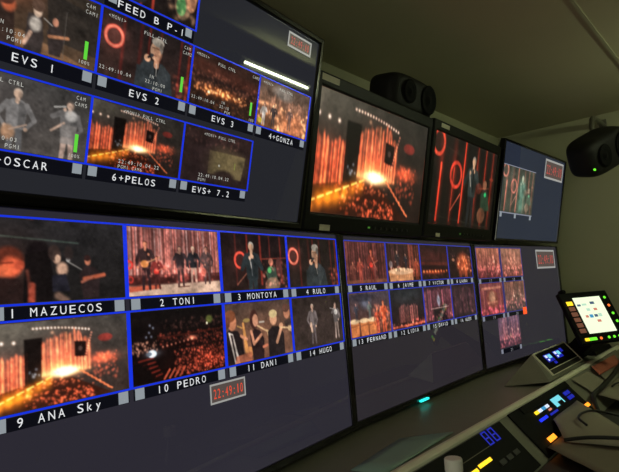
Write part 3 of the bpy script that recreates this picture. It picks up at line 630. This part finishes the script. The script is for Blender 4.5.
t = thing('video_monitor', 'middle lower monitor with eight captioned pictures and a cyan power light underneath', 'monitor', frame_matrix(*LOW['m2']), 'lower multiview monitors')
s2 = monitor_body(t, -.003, 1.003, -.571, -.0065, .018, col=(40, 37, 42), col2=(46, 42, 48), bb=.018, bt=.004)
F1 = [('5 RAUL', p_raul()), ('6 JAIME', p_jaime()), ('7 VICTOR', p_victor()), ('8 LAURA', p_laura())]
F2 = [('13 FERNAND', p_fernand()), ('12 LIDIA', p_lidia()), ('15 DAVID', p_david()), ('16 ALEX', p_alex())]
for row, (F, za, zb) in enumerate(((F1, ST1, SB1), (F2, ST2, SB2))):
    for k, (c, pc) in enumerate(F):
        tile(s2, pc, .25 * k + .0015, .25 * k + .2485, -zb, -za, c, .0172, .0150, -zb - .0200, .0205, blue='blue2', res=(72, 48), capx=-.004)
bm = bmesh.new(); box(bm, .385, .445, -.014, -.0061, -.5905, -.5845); obj('power_led', bm, M['g_cyan'], t, label='glowing cyan power light')

t = thing('video_monitor', 'far right monitor of the lower row with five reddish pictures and a pale clock', 'monitor', frame_matrix(*LOW['m3']), 'lower multiview monitors')
s3 = monitor_body(t, -.003, 1.003, -.571, -.0065, .018, col=(42, 40, 47), col2=(47, 45, 52), bb=.018, bt=.004)
T3 = [(0, 0, '17', p_far(61, (130, 84, 66), (90, 40, 44))), (1, 0, '18', p_far(63, (120, 90, 74), (110, 64, 56))), (0, 1, '19', p_arch()), (1, 1, '20', p_far(66, (90, 66, 56), (70, 60, 60)))]
for cx_, row, c, pc in T3:
    za, zb = ((.0175, .165), (.186, .338))[row]
    tile(s3, pc, .255 * cx_ + .006, .255 * cx_ + .248, -zb, -za, c, .016, .0155, -zb - .0205, .0205, blue='blue3', res=(56, 36), text='text_dim', tally='tally_dim')
tile(s3, p_far(68, (70, 62, 84), (80, 50, 60)), .158, .400, -.505, -.356, '21', .016, .0155, -.527, .0205, blue=None, res=(56, 36), text='text_dim', tally='tally_dim')
bm = bmesh.new(); rect(bm, .455, .50, -.362, -.326, -.0018); obj('tally_light', bm, M['g_red'], s3)
clock(s3, .70, .968, -.130, -.024, red='clockred_dim', fr=.010)

# upper row -------------------------------------------------
UP = (.8045, .0058, -.0001, -.0002, .2254); CU = .2135
t = thing('video_monitor', 'big upper left monitor with blue-bordered pictures, tilted down, reflecting a bright lamp', 'monitor', frame_matrix(*UP))
su = monitor_body(t, -.866, .006, .022, .513, .018, col=(33, 34, 40), col2=(40, 41, 46), bb=.0215, bt=.018, bev=.005)
def ux(k): return (k - 4) * CU
ov = [('FULL CTRL', .44, .16, 1), ('CAM', .86, .11, .95), ('CAM1', .86, .20, .95), ('100%', .86, .94, .9)]
ovt = ov + [('IN', .50, .80, 1), ('22:10:04', .46, .88, 1), ('PGM1', .56, .96, 1)]
rA, rB, rC = (.2458, .3649), (.0848, .2051), (.3950, .5140)
tile(su, p_feed(), ux(1), ux(2), rC[0], .511, 'FEED B P-1', .0160, .0140, .3730, .0165, vmin=.03, bw=.0024, bar=False, tg=.010)
tile(su, p_evs1(), ux(0) - .004, ux(1), *rA, 'EVS 1', .0148, .0140, .2235, .0175, bw=.0024, bar=False, meter=True, capx=.002, overlays=[('CAM', .86, .12, 1), ('CAM1', .86, .21, 1), ('IN', .22, .76, 1), ('22:10:04', .20, .85, 1), ('PGM1', .30, .94, 1), ('100%', .84, .93, .9)])
tile(su, p_singer_close(.13, .36, .57, True), ux(1), ux(2), *rA, 'EVS 2', .0148, .0140, .2235, .0175, bw=.0024, bar=False, meter=True, overlays=[('<MON1>', .06, .12, 1), ('FULL CTRL', .42, .16, 1), ('CAM', .88, .12, 1), ('CAM2', .87, .21, 1), ('22:49:10.04', .02, .90, 1), ('IN', .52, .80, 1), ('22:10:00', .48, .89, 1), ('PGM1', .57, .98, 1)])
tile(su, p_evs3(), ux(2), ux(3), *rA, 'EVS 3', .0148, .0140, .2235, .0175, bw=.0024, bar=False, res=(112, 63), meter=True, overlays=[('<MON1>', .04, .12, 1), ('FULL CTRL', .34, .16, 1), ('CAM3', .87, .12, 1), ('22:49:10.04', .03, .88, 1), ('IN', .44, .82, 1), ('22:10', .42, .90, 1), ('PGM', .50, .98, 1), ('100', .88, .97, 1)])
tile(su, p_gonza(), ux(3), ux(4) - .004, *rA, '4+GONZA', .0148, .0140, .2235, .0175, bw=.0024, bar=False, res=(112, 63), overlays=[('<MON1>', .06, .12, 1), ('FULL CTRL', .36, .14, 1)])
tile(su, p_oscar(), ux(0) - .004, ux(1), *rB, '5+OSCAR', .0148, .0140, .0625, .0175, bw=.0024, bar=False, meter=True, capx=-.008, overlays=[('FULL CTRL', .20, .14, 1), ('CAM', .86, .11, 1), ('CAM5', .85, .20, 1), ('IN', .26, .78, 1), ('22:10:03', .22, .87, 1), ('PGM1', .36, .96, 1), ('100%', .84, .94, .9)])
tile(su, p_stage(.9, 14), ux(1), ux(2), *rB, '6+PELOS', .0148, .0140, .0625, .0175, bw=.0024, bar=False, overlays=[('<MON1> FULL CTRL', .30, .12, 1), ('22:49:10.04.22', .30, .90, 1.1), ('PGM1 CAM6', .30, .98, 1)], capx=-.002)
tile(su, p_evs7(), ux(2), ux(3), *rB, 'EVS+ 7.2', .0148, .0140, .0625, .0175, bw=.0024, bar=False, res=(112, 63), overlays=[('<MON1> FULL CTRL', .26, .13, 1), ('22:49:10.04.22', .24, .88, 1.1), ('PGM1', .24, .96, 1)], capx=-.010)
clock(su, -.128, -.028, .465, .503, red='clockred_dim', fr=.005)

def label_sticker(t, x0, x1, z0, z1, y, ink=True):
    bm = bmesh.new(); box(bm, x0, x1, y - .0008, y, z0, z1); s = obj('label_sticker', bm, M['sticker'], t)
    if ink:
        V, F = [], []; n = 5; text_into(V, F, 'LMD' if x1 - x0 > .07 else 'TL', x0 + .006, z0 + (z1 - z0) * .28, (x1 - x0 - .012) / 3, (z1 - z0) * .45, y - .0010)
    return s

AM = (.857, -.0098, .0524, -.0824, .2006); BMn = (1.5527, -.0697, .0577, -.0795, .2028); CM = (2.2417, -.1229, .0108, -.1378, .2057)
def grading(mx, label, pic, w, stickers):
    t = thing('broadcast_monitor', label, 'monitor', frame_matrix(*mx), 'thick framed broadcast monitors')
    s = monitor_body(t, 0, w, 0, w * .5625, .026, depth=.10, mat='bezel_matt', bb=.053, bt=.040, bev=.005, col=(16, 15, 14), reach=.18)
    picture('video_picture', pic, .001, w - .001, .001, w * .5625 - .001, -.0008, s, 208, 117, mat='pic_matt')
    for st in stickers: label_sticker(t, *st, -.0061)
    for k in range(7):
        bm = bmesh.new(); revolve(bm, [(.0045, -.0105), (.005, -.0100), (.005, -.0061)], (w * .52 + .035 * k, 0, -.030), 10, 'y'); obj('control_button', bm, M['key_dark'], t)
    bm = bmesh.new(); box(bm, w * .46, w * .46 + .012, -.0075, -.0061, -.033, -.027); obj('power_led', bm, M['g_dimgreen'], t)
    return t
grading(AM, 'thick framed monitor showing the whole red lit stage, right of the big monitor', p_stage(1.15, 6), .6377, [(-.005, .075, .374, .392), (.044, .093, -.050, -.032)])
grading(BMn, 'thick framed monitor showing a full length singer with a microphone and red rings', p_singer_full(), .638, [(.03, .10, .374, .390), (.074, .110, -.050, -.034)])

t = thing('video_monitor', 'thin framed upper right monitor with one small pale picture and a clock on slate grey', 'monitor', frame_matrix(*CM))
sc = monitor_body(t, .012, .8666, .012, .482, .012, col=(36, 42, 55), col2=(42, 48, 62), bev=.003)
picture('video_tile', p_singer_full('pale'), .026, .428, .143, .374, -.0008, sc, 96, 60)
for xa in (.028, .20, .402):
    bm = bmesh.new(); rect(bm, xa, xa + .022, .118, .141, -.0014); obj('tally_marker', bm, M['tally'], sc)
bm = bmesh.new(); rect(bm, .022, .432, .138, .144, -.0012); rect(bm, .022, .432, .373, .377, -.0012); obj('tile_border', bm, M['tally_dim'], sc)
clock(sc, .555, .845, .362, .470, red='clockred_dim', fr=.011)

# ------------------------------------------------------------------ room shell
XL, XR, YB, YF, CZ, FZ = -1.7, 3.2, -.39, 1.52, .75, -ZO     # left, right, behind the monitors, operators' side, ceiling, floor
def slab(name, mat, x0, x1, y0, y1, z0, z1):
    bm = bmesh.new(); box(bm, x0, x1, -y1, -y0, z0, z1); o = obj(name, bm, mat, mtx=ROOM); return struct(o)
slab('floor', M['floor'], XL - .1, XR + .1, YB - .1, YF + .1, FZ - .05, FZ)
slab('ceiling', M['ceiling'], XL - .1, XR + .1, YB - .1, YF + .1, CZ, CZ + .05)
slab('wall_back', M['wall'], XL - .1, XR + .1, YB - .1, YB, FZ, CZ)
slab('wall_front', M['wall_dark'], XL - .1, XR + .1, YF, YF + .1, FZ, CZ)
slab('wall_right', M['wall'], XR, XR + .1, YB, YF, FZ, CZ)
slab('wall_left', M['wall'], XL - .1, XL, YB, YF, FZ, CZ)
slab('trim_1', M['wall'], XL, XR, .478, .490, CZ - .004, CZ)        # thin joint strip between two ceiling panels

# ------------------------------------------------------------------ control desk
DX0, DX1 = -1.2, 3.19
SL = .78; ca, sa = math.cos(SL), math.sin(SL)
Y0, Z0 = .20, -.600                                    # top of the sloping fascia
YE = .325; ZE = Z0 - math.tan(SL) * (YE - Y0)          # foot of the fascia / level of the writing surface
def fas(x, d, h=0.0):
    """point on the sloping fascia: d down the slope from its top, h above its face"""
    return R(x, Y0 + d * ca + h * sa, Z0 - d * sa + h * ca)
desk = thing('control_desk', 'long beige control desk running under the monitor wall with sloping front fascia', 'desk', at(0, 0, FZ))
DM = Matrix.Translation((0, 0, -FZ))
def dpart(name, bm, mat, **k): return obj(name, bm, M[mat], desk, DM, **k)
bm = bmesh.new(); prism(bm, [(-p[0], p[1]) for p in ((-.30, -.635), (.175, -.635), (.175, -.605), (-.30, -.605))], 0, DX0, DX1); dpart('counter', bm, 'desk')
bm = bmesh.new(); prism(bm, [(-p[0], p[1]) for p in ((.1752, -.635), (.205, -.635), (Y0 + .006, Z0 + .001), (.192, -.592), (.1752, -.597))], 0, DX0, DX1); dpart('edge_strip', bm, 'desk_edge', bevel=.003)
bm = bmesh.new(); prism(bm, [(-p[0], p[1]) for p in ((.2055, -.63), (Y0 + .0065, Z0 - .006), (YE, ZE), (YE, ZE - .03))], 0, DX0, DX1); dpart('fascia', bm, 'desk')
bm = bmesh.new(); prism(bm, [(-p[0], p[1]) for p in ((YE + .0005, ZE - .03), (.86, ZE - .03), (.86, ZE), (YE + .0005, ZE))], 0, DX0, DX1); dpart('writing_surface', bm, 'desk_dark', bevel=.004)
for x in (DX0 + .02, 1.0, DX1 - .04):
    bm = bmesh.new(); box(bm, x, x + .03, -.75, .25, FZ, ZE - .031); dpart('leg_panel', bm, 'desk_dark')
WZ = ZE

def on_fascia(name, x0, x1, d0, d1, h0, h1, mat, parent, label=None, bevel=0):
    """raised block on the fascia, built in room axes and stored relative to its thing"""
    inv = parent.matrix_world.inverted() @ ROOM
    bm = bmesh.new()
    hexa(bm, [inv @ fas(x, d, h0) for x, d in ((x0, d0), (x1, d0), (x1, d1), (x0, d1))], [inv @ fas(x, d, h1) for x, d in ((x0, d0), (x1, d0), (x1, d1), (x0, d1))])
    return obj(name, bm, M[mat], parent, label=label, bevel=bevel)

# nearest module
c1 = thing('desk_console', 'black control module nearest the camera with blue readout and yellow key', 'console', ROOM @ Matrix.Translation(fas(1.1, .09, .001)), 'modules set in the desk fascia')
on_fascia('faceplate', .80, 1.355, .012, .172, .0005, .006, 'panel', c1, bevel=.002)
on_fascia('divider_line', .98, 1.20, .054, .056, .0062, .0068, 'panel_rim', c1)
def digits(parent, x, d, w, hh, mat, seg=((0, 0, 1, 0), (0, 0, 0, 1), (1, 0, 1, 1), (0, 1, 1, 1), (0, 1, 0, 2), (1, 1, 1, 2), (0, 2, 1, 2)), name='readout'):
    inv = parent.matrix_world.inverted() @ ROOM; bm = bmesh.new(); th = w * .22
    for (a, b, c, e) in seg:
        xa, xb = x + min(a, c) * w, x + max(a, c) * w; da, db = d + min(b, e) * hh / 2, d + max(b, e) * hh / 2
        xa -= th / 2; xb += th / 2; da -= th / 3; db += th / 3
        hexa(bm, [inv @ fas(q, r, .0062) for q, r in ((xa, da), (xb, da), (xb, db), (xa, db))], [inv @ fas(q, r, .007) for q, r in ((xa, da), (xb, da), (xb, db), (xa, db))])
    return obj(name, bm, M[mat], parent)
digits(c1, 1.205, .016, .026, .038, 'g_blue_dim'); digits(c1, 1.252, .016, .026, .038, 'g_blue_dim')
on_fascia('yellow_key', 1.075, 1.15, .078, .088, .0062, .010, 'g_yellow', c1); on_fascia('yellow_key', 1.02, 1.055, .082, .092, .0062, .012, 'g_yellow', c1)
for i in range(3): on_fascia('dark_key', 1.17 + .05 * i, 1.205 + .05 * i, .10, .114, .0062, .011, 'key_dark', c1)

# middle module
c2 = thing('desk_console', 'black control module half covered by a white sheet, with cyan display and blue keys', 'console', ROOM @ Matrix.Translation(fas(1.75, .09, .001)), 'modules set in the desk fascia')
on_fascia('faceplate', 1.43, 2.045, .008, .172, .0005, .006, 'panel', c2, bevel=.002)
on_fascia('upper_cover', 1.52, 2.04, .009, .034, .0062, .010, 'panel', c2, bevel=.002)
on_fascia('cyan_display', 1.78, 1.878, .038, .072, .0062, .0075, 'g_cyanscreen', c2); on_fascia('display_dark_block', 1.815, 1.865, .058, .0725, .0076, .0082, 'panel', c2)  # cyan display with a dark block over part of its lower half
for i, m in enumerate(('g_yellow', 'g_white', 'icon_blue', 'g_white')): on_fascia('lit_key', 1.59 + .036 * i, 1.618 + .036 * i, .045, .056, .0062, .010, m, c2)
on_fascia('lit_key', 1.70, 1.724, .061, .068, .0062, .010, 'icon_red', c2)
for i in range(2):
    for j in range(2): on_fascia('lit_key', 1.925 + .034 * i, 1.952 + .034 * i, .042 + .020 * j, .056 + .020 * j, .0062, .010, 'g_blue_dim', c2)
on_fascia('blue_strip', 1.575, 1.650, .072, .082, .0062, .009, 'g_blue', c2); on_fascia('blue_strip', 1.68, 1.76, .076, .083, .0062, .009, 'g_blue_dim', c2)
for x in (1.515, 1.55): on_fascia('amber_key', x, x + .022, .128, .144, .0062, .012, 'g_amber', c2)
on_fascia('amber_key', 1.985, 2.035, .118, .132, .0062, .012, 'g_amber', c2)

# far wedge module standing on the counter
W = dict(x0=2.02, x1=2.47, yt=.098, zt=-.497, yb=.176, zb=-.582)
c3 = thing('desk_console', 'beige wedge shaped desk module in front of the far monitor with two white blue displays', 'console', at(2.2, .1, -.605), 'modules set in the desk fascia')
I3 = c3.matrix_world.inverted() @ ROOM
def wp(x, d, h=0):
    L = math.hypot(W['yb'] - W['yt'], W['zt'] - W['zb']); e = ((W['yb'] - W['yt']) / L, (W['zb'] - W['zt']) / L)
    return I3 @ R(x, W['yt'] + e[0] * d * L - e[1] * h, W['zt'] + e[1] * d * L + e[0] * h)
bm = bmesh.new(); hexa(bm, [I3 @ R(1.86, .03, -.6045), I3 @ R(2.50, .03, -.6045), I3 @ R(2.50, .192, -.588), I3 @ R(1.93, .192, -.588)], [wp(W['x0'], 0), wp(W['x1'], 0), wp(W['x1'], 1), wp(W['x0'], 1)])
obj('wedge_body', bm, M['desk'], c3, bevel=.003)
def wblock(name, x0, x1, d0, d1, h0, h1, mat):
    bm = bmesh.new(); q = ((x0, d0), (x1, d0), (x1, d1), (x0, d1)); hexa(bm, [wp(x, d, h0) for x, d in q], [wp(x, d, h1) for x, d in q]); return obj(name, bm, M[mat], c3)
wblock('faceplate', 2.035, 2.458, .06, .74, .0005, .004, 'panel'); wblock('lower_strip', 2.035, 2.458, .78, .95, .0005, .004, 'desk_dark')
bm = bmesh.new()
for q in ((2.022, 2.032, .02, .98), (2.461, 2.469, .02, .98), (2.032, 2.461, .005, .045), (2.032, 2.461, .755, .775), (2.032, 2.461, .96, .985)):
    c_ = ((q[0], q[2]), (q[1], q[2]), (q[1], q[3]), (q[0], q[3])); hexa(bm, [wp(x, d, .0004) for x, d in c_], [wp(x, d, .006) for x, d in c_])
obj('faceplate_rim', bm, M['desk_edge'], c3)
for x in (2.10, 2.225):
    wblock('display', x, x + .085, .20, .52, .0042, .0052, 'g_blue_dim')
    for a, b, c, d in ((.008, .034, .23, .34), (.040, .078, .24, .40), (.012, .03, .40, .47)): wblock('display_block', x + a, x + b, c, d, .0054, .006, 'g_white' if a < .035 else 'g_cyanscreen')
wblock('blue_key', 2.325, 2.355, .18, .34, .0042, .006, 'g_blue_dim'); wblock('blue_key', 2.15, 2.18, .56, .66, .0042, .006, 'g_blue_dim')

# ------------------------------------------------------------------ touch panel beside the far monitor
TPM = Matrix.Translation((2.2939, -.4546, -.4803 + ZO)) @ frame_matrix(0, 0, -ZO, -.575, -.4457).to_3x3().to_4x4()
tp = thing('touch_panel', 'tilted touch screen controller with lit white screen and coloured buttons by the right wall', 'touch panel', TPM)
pw, ph = .302, .236
bm = bmesh.new(); box(bm, -.008, pw, 0, .022, -.012, ph + .008); obj('housing', bm, M['panel'], tp, bevel=.006)
bm = bmesh.new(); box(bm, .064, .237, -.002, -.0002, .036, ph - .022); ts = obj('screen', bm, M['g_screen'], tp)
for x, z, w, h, m in ((.10, .172, .030, .010, 'icon_pale'), (.155, .176, .028, .013, 'icon_dark'), (.115, .144, .022, .013, 'icon_pale'), (.16, .144, .022, .012, 'icon_red'), (.09, .112, .018, .012, 'icon_red'), (.115, .110, .022, .016, 'icon_blue'), (.145, .112, .022, .013, 'icon_dark'), (.172, .112, .022, .016, 'icon_pale'), (.148, .086, .024, .012, 'icon_red'), (.07, .170, .022, .010, 'icon_dark')):
    bm = bmesh.new(); rect(bm, x, x + w, z, z + h, -.0026); obj('screen_icon', bm, M[m], ts)
for i in range(6):
    bm = bmesh.new(); z = .178 - .027 * i; box(bm, .014, .048, -.004, -.0002, z, z + .019); obj('side_key', bm, M['g_yellow'] if i == 0 else M['g_dimred'], tp)
    if i == 0: pass
def led(par, x, z, m, r=.0065):
    bm = bmesh.new(); revolve(bm, [(r * .7, -.005), (r, -.0035), (r, -.0002)], (x, 0, z), 12, 'y'); obj('lit_button', bm, M[m], par)
for x, z, m in ((.268, .205, 'g_green'), (.270, .163, 'g_orange'), (.270, .122, 'g_green'), (.270, .082, 'g_green'), (.268, .040, 'g_dimgreen'), (.168, .010, 'g_green'), (.202, .010, 'g_green'), (.236, .010, 'g_green'), (.118, .010, 'g_orange'), (.270, .010, 'g_green')): led(tp, x, z, m)
for a, b, m in ((.020, .042, 'g_yellow'), (.044, .066, 'g_green'), (.068, .090, 'g_green')):
    bm = bmesh.new(); box(bm, a, b, -.004, -.0002, .004, .017); obj('lit_button', bm, M[m], tp)
bm = bmesh.new(); revolve(bm, [(.016, ph + .008), (.018, ph + .012), (.017, ph + .020), (.012, ph + .024)], (.03, .010, 0), 16); obj('knob', bm, M['panel'], tp)
ti = TPM.inverted() @ ROOM
bm = bmesh.new(); hexa(bm, [ti @ R(2.53, .02, -.604), ti @ R(2.74, .02, -.604), ti @ R(2.74, .12, -.604), ti @ R(2.53, .12, -.604)], [TPM.inverted() @ (TPM @ Vector(p)) for p in ((.17, .0222, .12), (.29, .0222, .12), (.29, .0222, .04), (.17, .0222, .04))])
obj('stand', bm, M['panel'], tp)

# small dark keypad with green lights right of the wedge
kp = thing('keypad', 'dark keypad with green lights on the desk below the touch screen', 'keypad', at(2.96, .05, -.6045))
bm = bmesh.new(); hexa(bm, [(-.16, -.11, 0), (.20, -.11, 0), (.20, .06, 0), (-.16, .06, 0)], [(-.15, -.10, .02), (.19, -.10, .02), (.19, .05, .05), (-.15, .05, .05)]); obj('housing', bm, M['panel'], kp, bevel=.003)
for i, m in enumerate(('g_dimgreen', 'g_green', 'g_green')):
    for j in range(2):
        bm = bmesh.new(); x = -.08 + .09 * i; y = -.06 + .07 * j; z = .0205 + (y + .10) * .2; box(bm, x, x + .035, y, y + .02, z - .002, z + .006); obj('lit_key', bm, M[m if j else 'g_dimgreen'], kp)

# ------------------------------------------------------------------ papers, folder, cables, bottle
def sheet(name, pts, mat, label, cat, group=None, n=10, bend=.0, seed=0, th=.0012):
    """pts: four corners (room x, towards operators, z); a slightly curled sheet of paper"""
    q = [R(*p) for p in pts]; rr = random.Random(seed); c = sum(q, Vector()) / 4; bm = bmesh.new(); G = []
    for i in range(n + 1):
        row = []
        for j in range(n + 1):
            u, v = i / n, j / n; p = (q[0] * (1 - u) + q[1] * u) * (1 - v) + (q[3] * (1 - u) + q[2] * u) * v
            p = p + Vector((0, 0, bend * (math.sin(math.pi * u * 1.3 + seed) * .35 + math.sin(math.pi * v)) + .0012 * rr.random()))
            row.append(bm.verts.new(p - c))
        G.append(row)
    for i in range(n):
        for j in range(n): bm.faces.new((G[i][j], G[i + 1][j], G[i + 1][j + 1], G[i][j + 1]))
    o = obj(name, bm, M[mat], mtx=ROOM @ Matrix.Translation(c), smooth=True)
    s = o.modifiers.new('thick', 'SOLIDIFY'); s.thickness = th; s.offset = 1
    return tag(o, label, cat, group)
def fp(x, d, h): v = fas(x, d, h); return (v.x, -v.y, v.z)
G_ = 'loose papers on the desk'
sheet('paper_sheet', [fp(1.657, .098, .010), fp(1.967, .091, .010), (1.58, .57, WZ + .030), (1.53, .345, WZ + .028)], 'paper', 'white sheet leaning over the black console with the cyan display', 'paper', G_, seed=1, bend=.006)
sheet('paper_sheet', [fp(1.46, .150, .010), fp(1.85, .150, .010), (1.75, .64, WZ + .005), (1.20, .64, WZ + .005)], 'paper2', 'cream sheet lying flat below the sheet that covers the cyan display console', 'paper', G_, seed=2, bend=.004)
sheet('paper_sheet', [fp(2.12, .018, .006), fp(2.36, .022, .006), fp(2.42, .110, .010), fp(2.17, .105, .010)], 'paper', 'small white sheet on the sloping fascia directly below the wedge console', 'paper', G_, seed=3, bend=.003)
sheet('paper_sheet', [fp(2.46, .004, .006), fp(3.0, .004, .006), fp(2.95, .105, .010), fp(2.43, .100, .010)], 'paper2', 'cream sheet on the fascia under the sheet printed in red', 'paper', G_, seed=4, bend=.003)
sheet('printed_sheet', [fp(2.42, .018, .016), fp(2.86, .024, .016), fp(2.80, .074, .018), fp(2.40, .064, .018)], 'paper_print', 'sheet printed in red lying right of the wedge console', 'paper', None, seed=5, bend=.002)
sheet('paper_sheet', [fp(2.19, .122, .012), fp(2.62, .116, .012), (2.70, .44, WZ + .022), (2.16, .42, WZ + .022)], 'paper', 'white sheet beyond the thick black cable, at the right edge of the photo', 'paper', G_, seed=6, bend=.004)
sheet('folder', [(.76, .085, -.6035), (1.04, .050, -.6035), (1.17, .150, -.6035), (.79, .168, -.6035)], 'teal', 'dark teal plastic folder lying on the counter under the nearest monitor', 'folder', None, n=4, seed=0, th=.003)

def cable(pts, r, label, group='black cables on the desk'):
    q = [R(*p) for p in pts]; c = q[0].copy(); bm = bmesh.new(); tube(bm, [p - c for p in q], r)
    return tag(obj('cable', bm, M['cable'], mtx=ROOM @ Matrix.Translation(c), smooth=True), label, 'cable', group)
def fr(x, d, h): v = fas(x, d, h); return (v.x, -v.y, v.z)
cable([(1.98, .345, WZ + .012), fr(2.08, .118, .028), fr(2.25, .108, .031), fr(2.50, .096, .034), fr(2.8, .07, .036), (3.05, .24, -.60)], .010, 'thick black cable running up across the papers beside the wedge console')
cable([fr(2.35, .13, .032), (2.42, .33, WZ + .06), (2.55, .40, WZ + .045), (2.75, .50, WZ + .03)], .004, 'thin black cable over the white sheet on the right')
cable([(1.50, .352, WZ + .045), (1.54, .42, WZ + .052), (1.58, .52, WZ + .050), (1.62, .64, WZ + .030)], .006, 'black cable along the lower edge of the leaning sheet')
cable([(1.64, .385, WZ + .062), (1.68, .352, WZ + .072), (1.76, .345, WZ + .072), (1.84, .37, WZ + .064), (1.92, .45, WZ + .03)], .004, 'thin hooked black cable on the leaning white sheet')
cable([(1.10, .345, WZ + .009), (1.14, .40, WZ + .009), (1.15, .48, WZ + .009), (1.14, .56, WZ + .009), (1.12, .64, WZ + .009)], .008, 'black cable at the foot of the nearest console')

bt = thing('bottle', 'plastic bottle with white screw cap standing on the desk beside the nearest module', 'bottle', at(.727, .372, WZ + .001))
bm = bmesh.new(); revolve(bm, [(.028, 0), (.032, .004), (.032, .09), (.030, .115), (.020, .145), (.0135, .168), (.0135, .180)], n=28); obj('body', bm, M['bottle'], bt, smooth=True)
bm = bmesh.new(); revolve(bm, [(.0175, .178), (.018, .180), (.018, .202), (.0165, .2045)], n=28); obj('cap', bm, M['cap'], bt, bevel=.001)

# ------------------------------------------------------------------ loudspeakers
def superell(bm, a, b, c, e1=.45, e2=.55, nu=40, nv=24):
    def sp(v, e): return math.copysign(abs(v) ** e, v)
    rows = []
    for i in range(nv + 1):
        ph_ = -math.pi / 2 + math.pi * i / nv; row = []
        for j in range(nu):
            th_ = 2 * math.pi * j / nu; x = a * sp(math.cos(ph_), e1) * sp(math.cos(th_), e2); y = b * sp(math.cos(ph_), e1) * sp(math.sin(th_), e2); z = c * sp(math.sin(ph_), e1)
            row.append(bm.verts.new((x, y, z)))
        rows.append(row)
    for A, B in zip(rows[:-1], rows[1:]):
        for j in range(nu): bm.faces.new((A[j], A[(j + 1) % nu], B[(j + 1) % nu], B[j]))
    bmesh.ops.remove_doubles(bm, verts=bm.verts[:], dist=1e-5); return bm
def speaker(label, mtx, ledmat, ledpos):
    t = thing('loudspeaker', label, 'loudspeaker', mtx, 'black rounded loudspeakers'); a, b, c = .18, .085, .083
    bm = bmesh.new(); superell(bm, a, b, c); obj('cabinet', bm, M['speaker'], t, smooth=True)
    bm = bmesh.new(); revolve(bm, [(.062, -b - .0005), (.064, -b - .006), (.056, -b - .007), (.050, -b - .003), (.02, -b - .0005), (.016, -b - .006), (.006, -b - .009)], (.085, 0, 0), 32, 'y'); obj('woofer', bm, M['cone'], t, smooth=True)
    bm = bmesh.new(); revolve(bm, [(.048, -b - .0005), (.05, -b - .004), (.034, -b - .002), (.014, -b - .001), (.010, -b - .007), (.004, -b - .009)], (-.075, 0, .004), 28, 'y'); obj('tweeter', bm, M['cone'], t, smooth=True)
    bm = bmesh.new(); revolve(bm, [(.0042, -b - .005), (.005, -b - .004), (.005, -b + .004)], ledpos, 10, 'y'); obj('power_led', bm, M[ledmat], t)
    return t
S1 = at(1.465, -.10, .535, 0) @ Matrix.Rotation(.16, 4, 'X') @ Matrix.Scale(.86, 4)
sp1 = speaker('black rounded loudspeaker lying on top of the thick framed monitors', S1, 'icon_pale', (.150, .015, .033))
bm = bmesh.new(); box(bm, -.12, .12, -.03, .05, -.125, -.074); obj('foot', bm, M['speaker'], sp1, bevel=.004)
S2 = at(2.80, .27, .455, -.55) @ Matrix.Rotation(-.44, 4, 'Y') @ Matrix.Rotation(.25, 4, 'X') @ Matrix.Diagonal((.86, 1.1, 1.22, 1))
sp2 = speaker('black rounded loudspeaker hung from the end wall bracket above the touch screen', S2, 'g_green', (-.155, .018, -.035))
bi = S2.inverted() @ ROOM; bm = bmesh.new(); q = [bi @ R(2.90, .235, .53), bi @ R(2.93, .235, .66), bi @ R(3.05, .235, .685), bi @ R(3.199, .235, .685)]
tube(bm, q, .013, 10); obj('bracket_arm', bm, M['bracket'], sp2, smooth=True)
bm = bmesh.new(); hexa(bm, [bi @ R(3.188, y, z) for y, z in ((.215, .655), (.255, .655), (.255, .715), (.215, .715))], [bi @ R(3.199, y, z) for y, z in ((.215, .655), (.255, .655), (.255, .715), (.215, .715))]); obj('bracket_plate', bm, M['bracket'], sp2)

# ------------------------------------------------------------------ lights
lt = thing('fluorescent_lamp', 'white fluorescent batten lamp on the wall behind the operators', 'lamp', ROOM @ Matrix.Translation(R(2.35, 1.275, .58)) @ Matrix.Rotation(.100, 4, 'Z') @ Matrix.Rotation(-.026, 4, 'Y'))
bm = bmesh.new(); tube(bm, [(-.32, 0, 0), (.32, 0, 0)], .007, 12); obj('tube', bm, M['tube'], lt, smooth=True)
bm = bmesh.new(); box(bm, -.36, .36, -.185, -.016, -.03, .03); box(bm, -.36, -.322, -.02, .018, -.02, .02); box(bm, .322, .36, -.02, .018, -.02, .02); obj('batten', bm, M['lampbody'], lt)

def area(name, loc, target, size, power, col):
    l = bpy.data.lights.new(name, 'AREA'); l.energy = power; l.size = size; l.color = col
    o = bpy.data.objects.new(name, l); COL.objects.link(o); p = ROOM @ R(*loc); q = ROOM @ R(*target)
    o.matrix_world = Matrix.Translation(p) @ (q - p).to_track_quat('-Z', 'Y').to_matrix().to_4x4(); return o
area('fill_light', (-1.3, 1.1, -.2), (1.6, .5, .75), .6, 7.5, (.97, .98, .74))  # unseen fill lamp added behind the camera to lift the ambient level
w = bpy.data.worlds.new('World'); SC.world = w; w.use_nodes = True
w.node_tree.nodes['Background'].inputs[0].default_value = (.02, .02, .016, 1)

# ------------------------------------------------------------------ camera
cam = bpy.data.cameras.new('camera'); cam.sensor_width = 36; cam.sensor_fit = 'HORIZONTAL'; cam.lens = 532.806 / 619 * 36; cam.clip_start = .01
co = bpy.data.objects.new('camera', cam); COL.objects.link(co)
f = Vector((0.8162265, 0.56983121, 0.09521923)); r = Vector((0.57612233, -0.81511579, -0.06057487)); u = Vector((-0.04309725, -0.10430074, 0.99361159))
m = Matrix.Identity(4)
for i in range(3): m[i][0] = r[i]; m[i][1] = u[i]; m[i][2] = -f[i]
m[0][3], m[1][3], m[2][3] = -.3734, -.8644, -.1594 + ZO
co.matrix_world = m; SC.camera = co
